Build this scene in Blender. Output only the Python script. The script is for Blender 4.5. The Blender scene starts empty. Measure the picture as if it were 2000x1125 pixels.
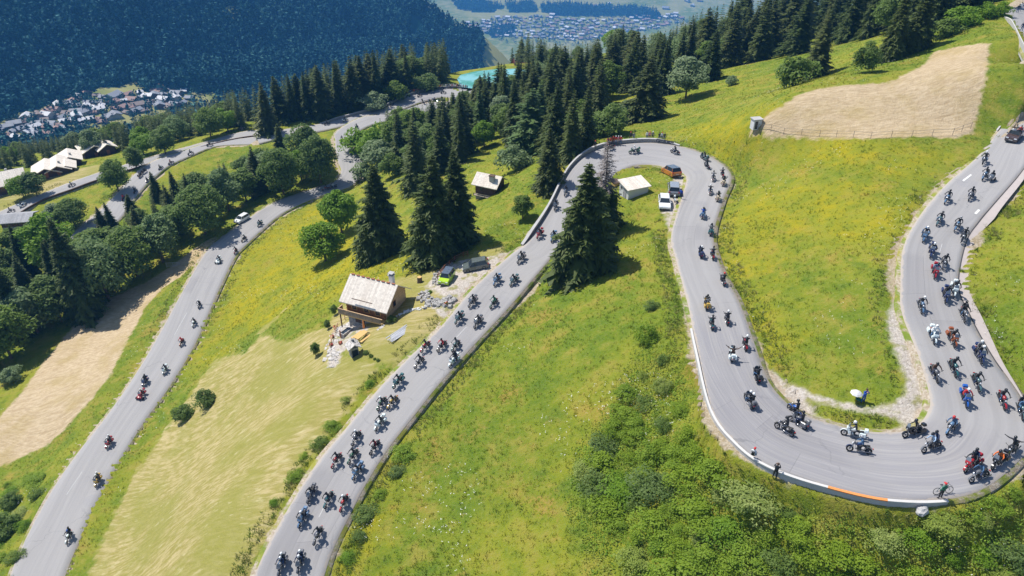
import bpy, math, random
import numpy as np
from mathutils import Vector, Matrix
SC = bpy.context.scene
COL = SC.collection
R = math.radians
# ---------------------------------------------------------------- camera, sky, sun, exposure
PITCH = R(33.0); FOC = 1400.0
cam_d = bpy.data.cameras.new('camera'); cam = bpy.data.objects.new('camera', cam_d); COL.objects.link(cam)
cam_d.sensor_width = 36.0; cam_d.lens = 36.0*FOC/2000.0
cam_d.clip_start = 1.0; cam_d.clip_end = 12000.0
cam.location = (0, 0, 0); cam.rotation_euler = (R(90)-PITCH, 0, 0)
SC.camera = cam
SUN_EL = R(57.0); SUN_DIR = np.array([-0.82, 0.57, 0.0])          # towards the sun, in plan
world = bpy.data.worlds.new('World'); SC.world = world; world.use_nodes = True
wn = world.node_tree.nodes; wl = world.node_tree.links
bgn = [n for n in wn if n.type == 'BACKGROUND'][0]
sky = wn.new('ShaderNodeTexSky'); sky.sky_type = 'NISHITA'; sky.sun_disc = False
sky.sun_elevation = SUN_EL; sky.sun_rotation = math.atan2(SUN_DIR[0], SUN_DIR[1])
sky.altitude = 1400; wl.new(sky.outputs[0], bgn.inputs[0]); bgn.inputs[1].default_value = 0.11
sun_d = bpy.data.lights.new('sun', 'SUN'); sun = bpy.data.objects.new('sun', sun_d); COL.objects.link(sun)
sun_d.energy = 4.2; sun_d.angle = R(0.5); sun_d.color = (1.0, 0.955, 0.88)
_sd = Vector((SUN_DIR[0]*math.cos(SUN_EL), SUN_DIR[1]*math.cos(SUN_EL), math.sin(SUN_EL)))
sun.rotation_euler = (-_sd).to_track_quat('-Z', 'Y').to_euler(); sun.location = (0, 0, 120)
SC.view_settings.view_transform = 'Standard'; SC.view_settings.look = 'None'
SC.view_settings.gamma = 1.0; SC.view_settings.exposure = 0.5
SC.cycles.max_bounces = 6; SC.cycles.transparent_max_bounces = 6
SC.cycles.volume_bounces = 1; SC.cycles.volume_step_rate = 1
rng = np.random.default_rng(11); random.seed(5)

# ---------------------------------------------------------------- helpers
def tag(o, label=None, cat=None, group=None, kind=None):
    if label: o['label'] = label
    if cat: o['category'] = cat
    if group: o['group'] = group
    if kind: o['kind'] = kind
    return o
def empty(name, loc=(0, 0, 0), rz=0.0, label=None, cat=None, group=None):
    o = bpy.data.objects.new(name, None); COL.objects.link(o)
    o.location = loc; o.rotation_euler = (0, 0, rz); o.empty_display_size = 0.3
    return tag(o, label, cat, group)
def mesh_np(name, V, F, mats=(), midx=None, smooth=False):
    """V (n,3) array, F list/array of faces (equal length rows when an array)."""
    me = bpy.data.meshes.new(name)
    if isinstance(F, np.ndarray):
        k = F.shape[1]; n = len(F)
        me.vertices.add(len(V)); me.vertices.foreach_set('co', np.asarray(V, dtype=np.float32).ravel())
        me.loops.add(n*k); me.loops.foreach_set('vertex_index', F.astype(np.int32).ravel())
        me.polygons.add(n); me.polygons.foreach_set('loop_start', np.arange(0, n*k, k, dtype=np.int32))
        me.update(calc_edges=True)
    else:
        me.from_pydata([tuple(v) for v in V], [], F); me.update()
    for m in mats: me.materials.append(m)
    if midx is not None: me.polygons.foreach_set('material_index', np.asarray(midx, dtype=np.int32))
    if smooth: me.polygons.foreach_set('use_smooth', np.ones(len(me.polygons), dtype=bool))
    return me
def link(name, me, parent=None):
    o = bpy.data.objects.new(name, me); COL.objects.link(o)
    if parent: o.parent = parent
    return o
class MB:
    """collects simple solids into one mesh"""
    def __init__(s): s.V = []; s.F = []; s.M = []
    def add(s, V, F, m=0, T=None):
        b = len(s.V)
        for v in V:
            v = Vector(v)
            s.V.append(T @ v if T is not None else v)
        for f in F: s.F.append(tuple(i+b for i in f)); s.M.append(m)
        return s
    def box(s, c, d, m=0, T=None, rz=0.0, ry=0.0, rx=0.0, taper=1.0):
        x, y, z = d[0]/2, d[1]/2, d[2]/2; t = taper
        V = [(-x,-y,-z),(x,-y,-z),(x,y,-z),(-x,y,-z),(-x*t,-y*t,z),(x*t,-y*t,z),(x*t,y*t,z),(-x*t,y*t,z)]
        M = Matrix.Translation(c) @ Matrix.Rotation(rz, 4, 'Z') @ Matrix.Rotation(ry, 4, 'Y') @ Matrix.Rotation(rx, 4, 'X')
        if T is not None: M = T @ M
        return s.add(V, [(0,3,2,1),(4,5,6,7),(0,1,5,4),(1,2,6,5),(2,3,7,6),(3,0,4,7)], m, M)
    def tube(s, pts, rad, n=6, m=0, T=None, cap=True):
        pts = [Vector(p) for p in pts]; rads = rad if isinstance(rad, (list, tuple)) else [rad]*len(pts)
        V = []; F = []
        for i, p in enumerate(pts):
            d = (pts[min(i+1, len(pts)-1)] - pts[max(i-1, 0)]).normalized()
            a = Vector((0, 0, 1)) if abs(d.z) < 0.9 else Vector((1, 0, 0))
            u = d.cross(a).normalized(); w = d.cross(u)
            for k in range(n):
                t = 2*math.pi*k/n; V.append(p + (u*math.cos(t)+w*math.sin(t))*rads[i])
        for i in range(len(pts)-1):
            for k in range(n):
                k2 = (k+1) % n; F.append((i*n+k, i*n+k2, (i+1)*n+k2, (i+1)*n+k))
        if cap: F.append(tuple(range(n))[::-1]); F.append(tuple((len(pts)-1)*n+k for k in range(n)))
        return s.add(V, F, m, T)
    def ell(s, c, r, m=0, T=None, nu=10, nv=6, ry=0.0):
        V = [(0, 0, -r[2])]; F = []
        for j in range(1, nv):
            a = -math.pi/2 + math.pi*j/nv
            for i in range(nu):
                b = 2*math.pi*i/nu; V.append((r[0]*math.cos(a)*math.cos(b), r[1]*math.cos(a)*math.sin(b), r[2]*math.sin(a)))
        V.append((0, 0, r[2])); t = len(V)-1
        for i in range(nu):
            i2 = (i+1) % nu
            F.append((0, 1+i2, 1+i)); F.append((t, 1+(nv-2)*nu+i, 1+(nv-2)*nu+i2))
            for j in range(nv-2): F.append((1+j*nu+i, 1+j*nu+i2, 1+(j+1)*nu+i2, 1+(j+1)*nu+i))
        M = Matrix.Translation(c) @ Matrix.Rotation(ry, 4, 'Y')
        return s.add(V, F, m, T @ M if T is not None else M)
    def torus(s, c, Rr, r, axis='Y', m=0, T=None, nu=16, nv=6, flat=1.0):
        V = []; F = []
        for i in range(nu):
            a = 2*math.pi*i/nu
            for j in range(nv):
                b = 2*math.pi*j/nv; q = Rr + r*math.cos(b); w = r*flat*math.sin(b)
                V.append((q*math.cos(a), w, q*math.sin(a)) if axis == 'Y' else ((w, q*math.cos(a), q*math.sin(a)) if axis == 'X' else (q*math.cos(a), q*math.sin(a), w)))
        for i in range(nu):
            for j in range(nv): F.append((i*nv+j, ((i+1) % nu)*nv+j, ((i+1) % nu)*nv+(j+1) % nv, i*nv+(j+1) % nv))
        M = Matrix.Translation(c)
        return s.add(V, F, m, T @ M if T is not None else M)
    def prism(s, poly, y0, y1, m=0, T=None, axis='Y'):
        """polygon in the xz plane pushed along y"""
        n = len(poly); V = [(p[0], y0, p[1]) for p in poly] + [(p[0], y1, p[1]) for p in poly]
        if axis == 'X': V = [(v[1], v[0], v[2]) for v in V]
        if axis == 'Z': V = [(v[0], v[2], v[1]) for v in V]
        F = [tuple(range(n))[::-1], tuple(range(n, 2*n))] + [(i, (i+1) % n, n+(i+1) % n, n+i) for i in range(n)]
        return s.add(V, F, m, T)
    def mesh(s, name, mats, smooth=False, bevel=0.0, auto=None):
        import bmesh
        me = bpy.data.meshes.new(name); me.from_pydata([tuple(v) for v in s.V], [], s.F)
        for mt in (mats if isinstance(mats, (list, tuple)) else [mats]): me.materials.append(mt)
        me.polygons.foreach_set('material_index', np.array(s.M, dtype=np.int32))
        bm = bmesh.new(); bm.from_mesh(me)
        bmesh.ops.recalc_face_normals(bm, faces=bm.faces[:])
        if bevel > 0:
            ed = [e for e in bm.edges if len(e.link_faces) == 2 and e.calc_face_angle(0) > 0.6]
            bmesh.ops.bevel(bm, geom=ed, offset=bevel, segments=1, affect='EDGES', clamp_overlap=True)
        bm.to_mesh(me); bm.free()
        if smooth: me.polygons.foreach_set('use_smooth', np.ones(len(me.polygons), dtype=bool))
        if auto: 
            me.polygons.foreach_set('use_smooth', np.ones(len(me.polygons), dtype=bool))
            try: me.set_sharp_from_angle(angle=auto)
            except Exception: pass
        me.update(); return me
    def build(s, name, mats, parent=None, **k): return link(name, s.mesh(name, mats, **k), parent)

# ---------------------------------------------------------------- material helpers
def new_mat(name):
    m = bpy.data.materials.new(name); m.use_nodes = True
    nt = m.node_tree; b = [n for n in nt.nodes if n.type == 'BSDF_PRINCIPLED'][0]
    return m, nt, b
def nd(nt, t, **k):
    n = nt.nodes.new(t)
    for a, v in k.items():
        if a.startswith('i_'):
            key = a[2:]; key = int(key) if key.isdigit() else key
            n.inputs[key].default_value = v
        else: setattr(n, a, v)
    return n
def noise(nt, vec, scale, detail=4, rough=0.55):
    n = nd(nt, 'ShaderNodeTexNoise'); n.inputs['Scale'].default_value = scale
    n.inputs['Detail'].default_value = detail; n.inputs['Roughness'].default_value = rough
    if vec is not None: nt.links.new(vec, n.inputs['Vector'])
    return n.outputs['Fac']
def math_(nt, op, a, b=None, c=None, clamp=False):
    n = nd(nt, 'ShaderNodeMath', operation=op); n.use_clamp = clamp
    for i, v in enumerate((a, b, c)):
        if v is None: continue
        if isinstance(v, (int, float)): n.inputs[i].default_value = v
        else: nt.links.new(v, n.inputs[i])
    return n.outputs[0]
def ramp(nt, f, lo, hi, a=0.0, b=1.0):
    n = nd(nt, 'ShaderNodeMapRange'); n.interpolation_type = 'SMOOTHSTEP'
    for i, v in ((1, lo), (2, hi), (3, a), (4, b)): n.inputs[i].default_value = v
    nt.links.new(f, n.inputs[0]); return n.outputs[0]
def mixc(nt, f, a, b, mode='MIX'):
    n = nd(nt, 'ShaderNodeMix', data_type='RGBA', blend_type=mode)
    for i, v in ((0, f), (6, a), (7, b)):
        if isinstance(v, (int, float)): n.inputs[i].default_value = v
        elif isinstance(v, tuple): n.inputs[i].default_value = v if len(v) == 4 else (*v, 1)
        else: nt.links.new(v, n.inputs[i])
    return n.outputs[2]
def gpos(nt): return nd(nt, 'ShaderNodeNewGeometry').outputs['Position']
def attr(nt, name):
    n = nd(nt, 'ShaderNodeAttribute'); n.attribute_name = name; return n.outputs['Fac']
def bump(nt, b, h, dist=0.05, strength=0.6):
    n = nd(nt, 'ShaderNodeBump'); n.inputs['Distance'].default_value = dist; n.inputs['Strength'].default_value = strength
    nt.links.new(h, n.inputs['Height']); nt.links.new(n.outputs[0], b.inputs['Normal'])
_mc = {}
def plain(name, col, rough=0.6, metal=0.0, var=0.18, scale=3.0, coat=0.0):
    """painted / worn surface: colour with fine mottling and uneven roughness"""
    if name in _mc: return _mc[name]
    m, nt, b = new_mat(name); tc = nd(nt, 'ShaderNodeTexCoord').outputs['Object']
    f = noise(nt, tc, scale, 5)
    c = mixc(nt, f, tuple(x*(1-var) for x in col), tuple(min(1, x*(1+var)) for x in col))
    nt.links.new(c, b.inputs['Base Color']); b.inputs['Metallic'].default_value = metal
    nt.links.new(ramp(nt, f, 0.3, 0.7, max(0.02, rough-0.08), min(1, rough+0.1)), b.inputs['Roughness'])
    if coat: b.inputs['Coat Weight'].default_value = coat
    _mc[name] = m; return m
# ---------------------------------------------------------------- the shape of the land
CP, SP = math.cos(PITCH), math.sin(PITCH)
def rays(px, py):
    r = (np.asarray(px, float)-1000)/FOC; u = (562.5-np.asarray(py, float))/FOC
    return np.stack([r, CP+u*SP, -SP+u*CP], -1)
def at_z(x, y, z):
    d = rays(x, y); return d*(z/d[2])
def lerp_keys(n, keys):
    k = sorted(keys); return np.interp(range(n), k, [keys[i] for i in k])
# cross sections of every road: (left edge, right edge) sightings and surveyed heights
RA = [((2010,185),(2085,262)),((1955,250),(2020,308)),((1910,305),(1982,352)),((1850,358),(1938,402)),((1800,416),(1912,433)),((1765,481),(1887,473)),((1759,562),(1872,556)),((1762,612),(1895,617)),((1795,697),(1937,694)),((1816,774),(1994,778)),
((1812,805),(2020,850)),((1790,832),(1990,900)),((1760,843),(1900,963)),((1700,843),(1750,979)),((1637,831),(1600,948)),((1575,812),(1499,912)),((1537,787),(1438,868)),((1500,742),(1390,802)),((1475,674),(1362,687)),((1445,592),(1345,600)),((1410,526),(1322,513)),((1394,460),(1311,460)),((1412,393),(1330,390)),((1428,340),(1340,345)),((1382,303),(1310,330)),((1307,282),(1275,322)),((1240,279),(1232,325)),((1165,292),(1195,348)),((1114,330),(1158,390)),((1072,410),(1117,450)),((1030,472),(1085,493)),((1000,495),(1040,547)),((925,562),(990,605)),((862,637),(925,675)),((795,702),(858,750)),((737,762),(812,808)),((670,843),(758,877)),((620,903),(715,945)),((560,998),(685,1003)),((512,1088),(650,1075)),((480,1175),(622,1160)),((450,1260),(590,1250))]
ZA = {0:-38.2,1:-39.5,2:-40.2,3:-40.9,4:-41.5,5:-42.2,6:-43,7:-43.6,8:-44.2,9:-45,10:-45.4,11:-45.8,12:-46.2,13:-46.6,18:-48.7,23:-51.5,26:-53,29:-55.5,33:-58.5,36:-61,40:-63.5,41:-64}
BA = {10:0.2,11:.5,12:.8,13:.8,14:.8,15:.8,16:.7,17:.5,18:.2,22:-.2,23:-.5,24:-.8,25:-1,26:-1,27:-1,28:-.6,29:-.2}
RU = [((500,267),(506,280)),((560,252),(570,265)),((625,242),(640,253)),((675,230),(688,240)),((712,220),(725,229)),((745,212),(765,220)),((800,187),(820,200)),((837,177),(850,192)),((870,173),(872,190)),((915,172),(895,196))]
ZU = {0:-85,3:-84,7:-82,9:-81.6}
RB = [((940,170),(880,190)),((945,188),(875,198)),((905,210),(862,200)),((850,214),(840,200)),((825,219),(800,208)),((755,236),(745,222)),((720,246),(700,231)),((694,262),(657,257)),((684,280),(655,276)),((692,297),(656,296)),((712,321),(660,315)),((700,350),(666,336)),((680,366),(650,357)),((625,383),(612,368)),((550,418),(530,398)),((480,479),(430,466)),((457,506),(400,495)),((425,572),(358,566)),((382,670),(315,645)),((330,757),(270,722)),((268,845),(217,800)),((200,963),(140,900)),((150,1068),(85,985)),((115,1160),(33,1090)),((95,1240),(0,1180))]
ZB = {0:-81.7,4:-83,8:-83.8,12:-84.3,15:-85,19:-85,22:-84.3,24:-84}
RC = [((545,272),(540,258)),((500,281),(490,268)),((425,285),(410,278)),((375,303),(360,294)),((332,323),(315,308)),((307,341),(285,323)),((288,358),(258,345)),((266,383),(232,374)),((240,421),(198,408)),((205,460),(160,440)),((150,520),(100,490))]
ZC = {0:-85.1,1:-85.6,2:-86.4,4:-87,10:-90}
RD = [((535,264),(530,252)),((475,270),(470,258)),((400,287),(400,277)),((312,315),(306,303)),((195,352),(190,338)),((140,372),(135,357)),((87,391),(87,376)),((45,413),(45,393)),((0,435),(0,413)),((-60,468),(-60,442))]
ZD = {0:-85.2,1:-86,2:-87,4:-89.3,9:-93}
RE = [((1958,28),(2030,-10)),((1975,50),(2035,20)),((1992,85),(2050,45)),((2015,130),(2090,80))]
ZE = {0:-31.8,3:-33}
def road_world(Rr, Z, B=None, sub=8):
    n = len(Rr); z = lerp_keys(n, Z); L = []; Q = []
    for i, (a, b) in enumerate(Rr):
        bk = (B or {}).get(i, 0)/2
        L.append(at_z(*a, z[i]-bk)); Q.append(at_z(*b, z[i]+bk))
    L, Q = np.array(L), np.array(Q)
    def cr(P):
        out = []; E = np.vstack([2*P[0]-P[1], P, 2*P[-1]-P[-2]])
        for i in range(len(P)-1):
            p0, p1, p2, p3 = E[i], E[i+1], E[i+2], E[i+3]
            for k in range(sub):
                t = k/sub; out.append(0.5*((2*p1)+(-p0+p2)*t+(2*p0-5*p1+4*p2-p3)*t*t+(-p0+3*p1-3*p2+p3)*t**3))
        out.append(P[-1]); return np.array(out)
    return L, Q, cr(L), cr(Q)
ROADS = {}
for nm, Rr, Z, B in (('A', RA, ZA, BA), ('U', RU, ZU, None), ('B', RB, ZB, None), ('C', RC, ZC, None), ('D', RD, ZD, None), ('E', RE, ZE, None)):
    ROADS[nm] = road_world(Rr, Z, B)
ctl = []
for nm, (L, Q, l, q) in ROADS.items(): ctl += list(L)+list(Q)
for x, y, z in [(1700,1122,-50.3),(1300,1122,-54.0),(1000,1122,-58.5),(1950,1100,-48.9),(1500,1000,-49.7),(1250,900,-53.2),(300,1122,-73.5),(1960,520,-41.3),(2000,640,-42.3),(2040,720,-43.4),(2000,975,-47.6),(1850,1010,-47.9),
    (1930,90,-33.2),(1700,90,-42),(1850,110,-35.5),(1480,240,-42.8),(1600,270,-42.4),(1880,268,-39.6),(1540,170,-44.8),(1600,150,-46),(1265,225,-58),(1345,190,-56),(1390,155,-56),(1440,165,-53),(1320,255,-52.2),(1400,250,-48.5),(1170,215,-62),(1110,270,-60),(1060,300,-62),(1000,300,-66),(960,380,-61),(1000,440,-57.5),(870,330,-70),(760,300,-79.5),(960,150,-82),(1045,150,-82),(890,155,-82),(960,205,-80),(1100,150,-77),(1200,130,-72),(1300,120,-68),(1500,110,-57),(1400,90,-66),(1700,60,-52),(1850,30,-44),(1960,10,-36),
    (600,200,-85.5),(600,160,-88),(750,150,-86),(750,110,-90),(900,110,-85),(1000,100,-86),(1100,90,-84),(300,285,-92.5),(450,235,-91),(60,340,-93.5),(120,312,-97),(200,300,-95),(60,318,-99),(0,335,-98),
    (100,450,-92),(100,550,-92.5),(50,690,-94.5),(150,720,-89.6),(250,640,-88.6),(0,820,-92),(100,880,-88.8),(0,1050,-87.5),(330,540,-88),(320,440,-89),(450,380,-87.5),(560,330,-86.5),(620,300,-85.6),
    (1200,450,-53.6),(1200,380,-52.8),(1100,650,-54.5),(560,560,-79.5),(700,480,-74.5),(800,420,-70),(2200,560,-39),(2300,900,-46),(-150,600,-96),(-150,900,-93),(450,700,-78),(400,900,-74.6),
    (1500,400,-47.6),(1600,330,-44.2)]:
    ctl.append(at_z(x, y, z))
ctl = np.array(ctl)
def tps_fit(P, z, lam=0.02):
    n = len(P); d = np.hypot(P[:, None, 0]-P[None, :, 0], P[:, None, 1]-P[None, :, 1])/100.0
    K = np.where(d > 0, d*d*np.log(d+1e-12), 0)+np.eye(n)*lam*0.01
    A = np.zeros((n+3, n+3)); A[:n, :n] = K; A[:n, n] = 1; A[:n, n+1:] = P/100.0; A[n, :n] = 1; A[n+1:, :n] = P.T/100.0
    return np.linalg.solve(A, np.concatenate([z, [0, 0, 0]]))
TP = ctl[:, :2]; TW = tps_fit(TP, ctl[:, 2])
def tps(xy):
    out = np.empty(len(xy))
    for i in range(0, len(xy), 20000):
        c = xy[i:i+20000]; d2 = ((c[:, None, 0]-TP[None, :, 0])**2+(c[:, None, 1]-TP[None, :, 1])**2)*1e-4
        out[i:i+20000] = (0.5*d2*np.log(d2+1e-12)) @ TW[:len(TP)] + TW[-3]+c[:, 0]*TW[-2]*.01+c[:, 1]*TW[-1]*.01
    return out
def sm(x, a, b):
    t = np.clip((x-a)/(b-a), 0, 1); return t*t*(3-2*t)
# samples of all roads for distances
SMP = []
for nm, (L, Q, l, q) in ROADS.items():
    for i in range(len(l)):
        SMP.append((*((l[i]+q[i])/2), *(q[i]-l[i]), 'AUBCDE'.index(nm), i))
SMP = np.array(SMP)
def road_dist(xy):
    """distance outside the nearest road edge (negative on the road), road height there, lateral side, road id, index"""
    n = len(xy); best = np.full(n, 1e9); zr = np.zeros(n); side = np.zeros(n); rid = np.zeros(n); idx = np.zeros(n)
    for i in range(0, n, 20000):
        c = xy[i:i+20000]
        d2 = (c[:, None, 0]-SMP[None, :, 0])**2+(c[:, None, 1]-SMP[None, :, 1])**2
        w = np.hypot(SMP[:, 3], SMP[:, 4]); e = np.sqrt(d2)-w[None, :]/2
        j = e.argmin(1); s = SMP[j]; dx = c[:, 0]-s[:, 0]; dy = c[:, 1]-s[:, 1]; ww = w[j]
        t = (dx*s[:, 3]+dy*s[:, 4])/ww**2
        tl = np.sqrt(np.maximum(dx*dx+dy*dy-(t*ww)**2, 0))
        ed = np.where(tl > 2.5, np.hypot(np.maximum((abs(t)-.5)*ww, 0), tl), (abs(t)-.5)*ww)
        best[i:i+20000] = ed; zr[i:i+20000] = s[:, 2]+np.clip(t, -.6, .6)*s[:, 5]; side[i:i+20000] = t; rid[i:i+20000] = s[:, 6]; idx[i:i+20000] = s[:, 7]/8.0
    return best, zr, side, rid, idx
def hash_noise(x, y, s):
    """smooth value noise"""
    x = x/s; y = y/s; xi = np.floor(x); yi = np.floor(y); fx = x-xi; fy = y-yi; fx = fx*fx*(3-2*fx); fy = fy*fy*(3-2*fy)
    h = lambda a, b: np.modf(np.abs(np.sin(a*127.1+b*311.7+s*7.7)*43758.5453))[0]
    return (h(xi, yi)*(1-fx)+h(xi+1, yi)*fx)*(1-fy)+(h(xi, yi+1)*(1-fx)+h(xi+1, yi+1)*fx)*fy-0.5
# valley, hamlet floor and the mountain across
MB0 = np.array([-640.0, 690.0]); MB1 = np.array([-90.0, 1440.0]); MT = (MB1-MB0)/np.linalg.norm(MB1-MB0); MN = np.array([-MT[1], MT[0]])
def far_h(x, y):
    t = (x-MB0[0])*MT[0]+(y-MB0[1])*MT[1]; d = (x-MB0[0])*MN[0]+(y-MB0[1])*MN[1]
    Lm = np.linalg.norm(MB1-MB0)
    floor = -262-0.11*np.clip(t-180, -300, 2000)
    floor = floor-0.60*np.clip(-d-40, 0, 1200)*sm(t, 500, 900)-0.10*np.clip(-d-80, 0, 900)
    floor = floor-1.1*np.clip(t-(Lm+10-0.48*np.clip(d, 0, 800)), 0, 900)
    floor = np.maximum(floor, -738+0.0*x)
    floor = np.where(y > 2500, floor+0.028*np.maximum(y-3050, 0)+0.10*np.maximum(y-3500, 0), floor)
    rise = 0.62*np.clip(d, 0, 900)
    rise = rise+70*hash_noise(x, y, 230)*sm(d, 40, 300)+34*hash_noise(x, y, 85)*sm(d, 20, 120)+85*np.abs(hash_noise(t, t*0, 260))*sm(d, 40, 260)
    # the spur ends: past the end of the base line the slope turns and falls to the main valley
    endt = t-(Lm-0.48*np.clip(d, 0, 800))
    rise = rise-1.25*np.clip(endt, 0, 900)
    mt = np.maximum(floor+rise, floor)
    far2 = -738+0.028*np.maximum(y-3050, 0)+0.10*np.maximum(y-3500, 0)
    return np.where(rise > 0, mt, np.maximum(floor, far2*sm(y, 2300, 3000)+floor*(1-sm(y, 2300, 3000))))
def near_raw(xy):
    z = np.clip(tps(xy), -125, -18)
    return z
def H(xy, roads=True):
    xy = np.asarray(xy, float).reshape(-1, 2); x, y = xy[:, 0], xy[:, 1]
    near = near_raw(xy)
    z = near.copy()
    # beyond the crest the slope falls to the valley
    crest = np.interp(x, [-320,-250,-190,-140,-95,-62,-38,0,40,80,140,260], [220,226,233,236,232,243,262,286,288,280,272,265])
    over = np.maximum(y-crest, 0)
    z = np.maximum(z, -112) - 0.0*over
    w = sm(over, 0, 60); drop = -0.62*np.maximum(over-12, 0)
    z = z*(1-w)+w*(np.clip(z, -104, -84)+drop)
    zf = far_h(x, y)
    z = np.where(over > 20, np.maximum(z, zf) if True else z, z)
    if roads:
        e, zr, side, rid, idx = road_dist(xy)
        e = np.where((rid == 0) & (side > 0) & (idx < 9.6), e-1.0*(1-sm(idx, 7, 9.4)), e)
        b = sm(e, 0.55, 3.2)
        wk = np.where(side > 0, sm(idx, 12.2, 13.2)*(1-sm(idx, 17.2, 18.6)), sm(idx, 24.5, 25.5)*(1-sm(idx, 29.2, 30.3)))
        wallA = (rid == 0) & (side > 0) & (idx > 11.4) & (idx < 18.3)
        wallU = (rid == 0) & (side < 0) & (idx > 24.5) & (idx < 30.2)
        wl_ = wallA | wallU
        b = np.where(wl_, b*(1-wk)+wk*sm(e, 0.28, 1.35), b)
        zt = z + 0.12*hash_noise(x, y, 2.3)*sm(e, 1, 4)+0.35*hash_noise(x, y, 9.0)*sm(e, 1, 6)
        zt = np.where(wl_, zt-1.0*wk*(1-sm(e, 3, 11)), zt)
        z = np.where(e < 40, (zr-0.30)*(1-b)+zt*b, zt)
    return z
def cast(px, py, roads=True):
    """walk along the line of sight until it meets the land"""
    d = rays(px, py).reshape(-1, 3); n = len(d); T = np.geomspace(38, 520, 260)
    P = d[:, None, :]*T[None, :, None]; h = H(P[..., :2].reshape(-1, 2), False).reshape(n, -1)
    below = P[..., 2] < h; k = np.where(below.any(1), below.argmax(1), len(T)-1); k = np.maximum(k, 1)
    lo = T[k-1]; hi = T[k]
    for _ in range(9):
        mid = (lo+hi)/2; p = d*mid[:, None]; b = p[:, 2] < H(p[:, :2], roads); hi = np.where(b, mid, hi); lo = np.where(b, lo, mid)
    p = d*hi[:, None]; p[:, 2] = H(p[:, :2], roads); return p
# terrain sheet
NU, NV = 760, 520
uu = np.linspace(-1.75, 1.55, NU); vv = 20*np.power(620/20, np.linspace(0, 1, NV))
UU, VV = np.meshgrid(uu, vv); XX = UU*(VV+22); XY = np.stack([XX.ravel(), VV.ravel()], -1)
ZZ = H(XY)
ei, zr_, sd_, rid_, idx_ = road_dist(XY)
gi = np.arange(NU*NV).reshape(NV, NU)
TF = np.stack([gi[:-1, :-1], gi[:-1, 1:], gi[1:, 1:], gi[1:, :-1]], -1).reshape(-1, 4)
TV = np.column_stack([XY, ZZ])
def pt_poly(xy, poly):
    """signed distance (negative inside) to a polygon in plan"""
    d = np.full(len(xy), 1e9); ins = np.zeros(len(xy), bool); n = len(poly)
    for i in range(n):
        a = poly[i]; b = poly[(i+1) % n]; ab = b-a; ap = xy-a
        t = np.clip((ap@ab)/(ab@ab+1e-9), 0, 1); d = np.minimum(d, np.hypot(*(ap-t[:, None]*ab).T))
        c = ((a[1] > xy[:, 1]) != (b[1] > xy[:, 1])) & (xy[:, 0] < (b[0]-a[0])*(xy[:, 1]-a[1])/(b[1]-a[1]+1e-12)+a[0]); ins ^= c
    return np.where(ins, -d, d)
def px_poly(pts): p = np.array(pts, float); return cast(p[:, 0], p[:, 1], False)[:, :2]
ZONES = {
 'hay': [[(1480,240),(1530,205),(1565,182),(1630,168),(1735,162),(1800,130),(1822,100),(1870,90),(1934,84),(1925,150),(1912,215),(1900,262),(1860,270),(1700,274),(1600,272),(1500,268),(1455,262)],
         [(290,548),(345,512),(420,462),(432,470),(385,520),(320,560),(283,600),(255,655),(215,735),(180,780),(130,835),(90,870),(0,912),(-40,920),(-40,840),(0,815),(40,770),(90,700),(140,640),(200,590)]],
 'mown': [[(640,636),(560,670),(500,650),(560,600),(480,690),(420,700),(380,760),(330,830),(260,930),(200,1060),(170,1125),(230,1240),(440,1240),(500,1085),(560,960),(640,850),(720,740),(745,715),(690,700),(650,690)],
          [(640,630),(700,560),(820,540),(860,515),(930,490),(985,480),(990,500),(900,600),(820,670),(770,715),(700,700),(640,690)],
          [(70,345),(195,322),(215,325),(195,345),(80,385),(0,420),(-40,420),(0,370)]],
 'gravel': [[(1759,480),(1756,560),(1740,600),(1732,625),(1748,690),(1768,745),(1768,770),(1740,788),(1700,797),(1650,787),(1590,772),(1545,748),(1512,716),(1505,735),(1540,790),(1575,812),(1637,833),(1700,845),(1770,842),(1830,790),(1816,774),(1795,697),(1762,612)],
            [(862,580),(830,560),(870,520),(900,508),(960,500),(1000,492),(1010,505),(925,562),(870,625),(840,600)],
            [(1287,405),(1300,385),(1318,345),(1300,330),(1345,335),(1340,380),(1320,420),(1318,470),(1300,430)],
            [(1780,975),(1850,968),(1900,955),(1935,945),(1925,960),(1880,985),(1830,998),(1780,1000)],
            [(655,640),(690,622),(720,640),(700,665),(670,690),(655,720),(640,718),(645,670)]],
 'yellow': [[(370,700),(420,660),(480,635),(480,655),(430,700),(380,730)],[(1420,500),(1440,380),(1600,350),(1800,370),(1760,450),(1650,480),(1560,470),(1500,540),(1560,640),(1500,690),(1440,570)],
            [(430,560),(520,450),(640,390),(800,470),(860,500),(640,600),(560,620),(430,660)],[(1310,255),(1400,230),(1700,285),(1850,300),(1780,360),(1480,300)],[(680,1130),(720,1000),(740,1010),(720,1130)]],
}
ISLAND = px_poly([(1583,782),(1640,797),(1700,805),(1765,818),(1745,837),(1690,836),(1640,827),(1598,808)])
sdf = {}
for k, polys in ZONES.items():
    s = np.full(len(XY), 60.0)
    for p in polys:
        P = px_poly(p); m = (XY[:, 0] > P[:, 0].min()-30) & (XY[:, 0] < P[:, 0].max()+30) & (XY[:, 1] > P[:, 1].min()-30) & (XY[:, 1] < P[:, 1].max()+30)
        s[m] = np.minimum(s[m], pt_poly(XY[m], P))
    if k == 'gravel': s = np.maximum(s, -pt_poly(XY, ISLAND))
    sdf[k] = s
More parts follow.
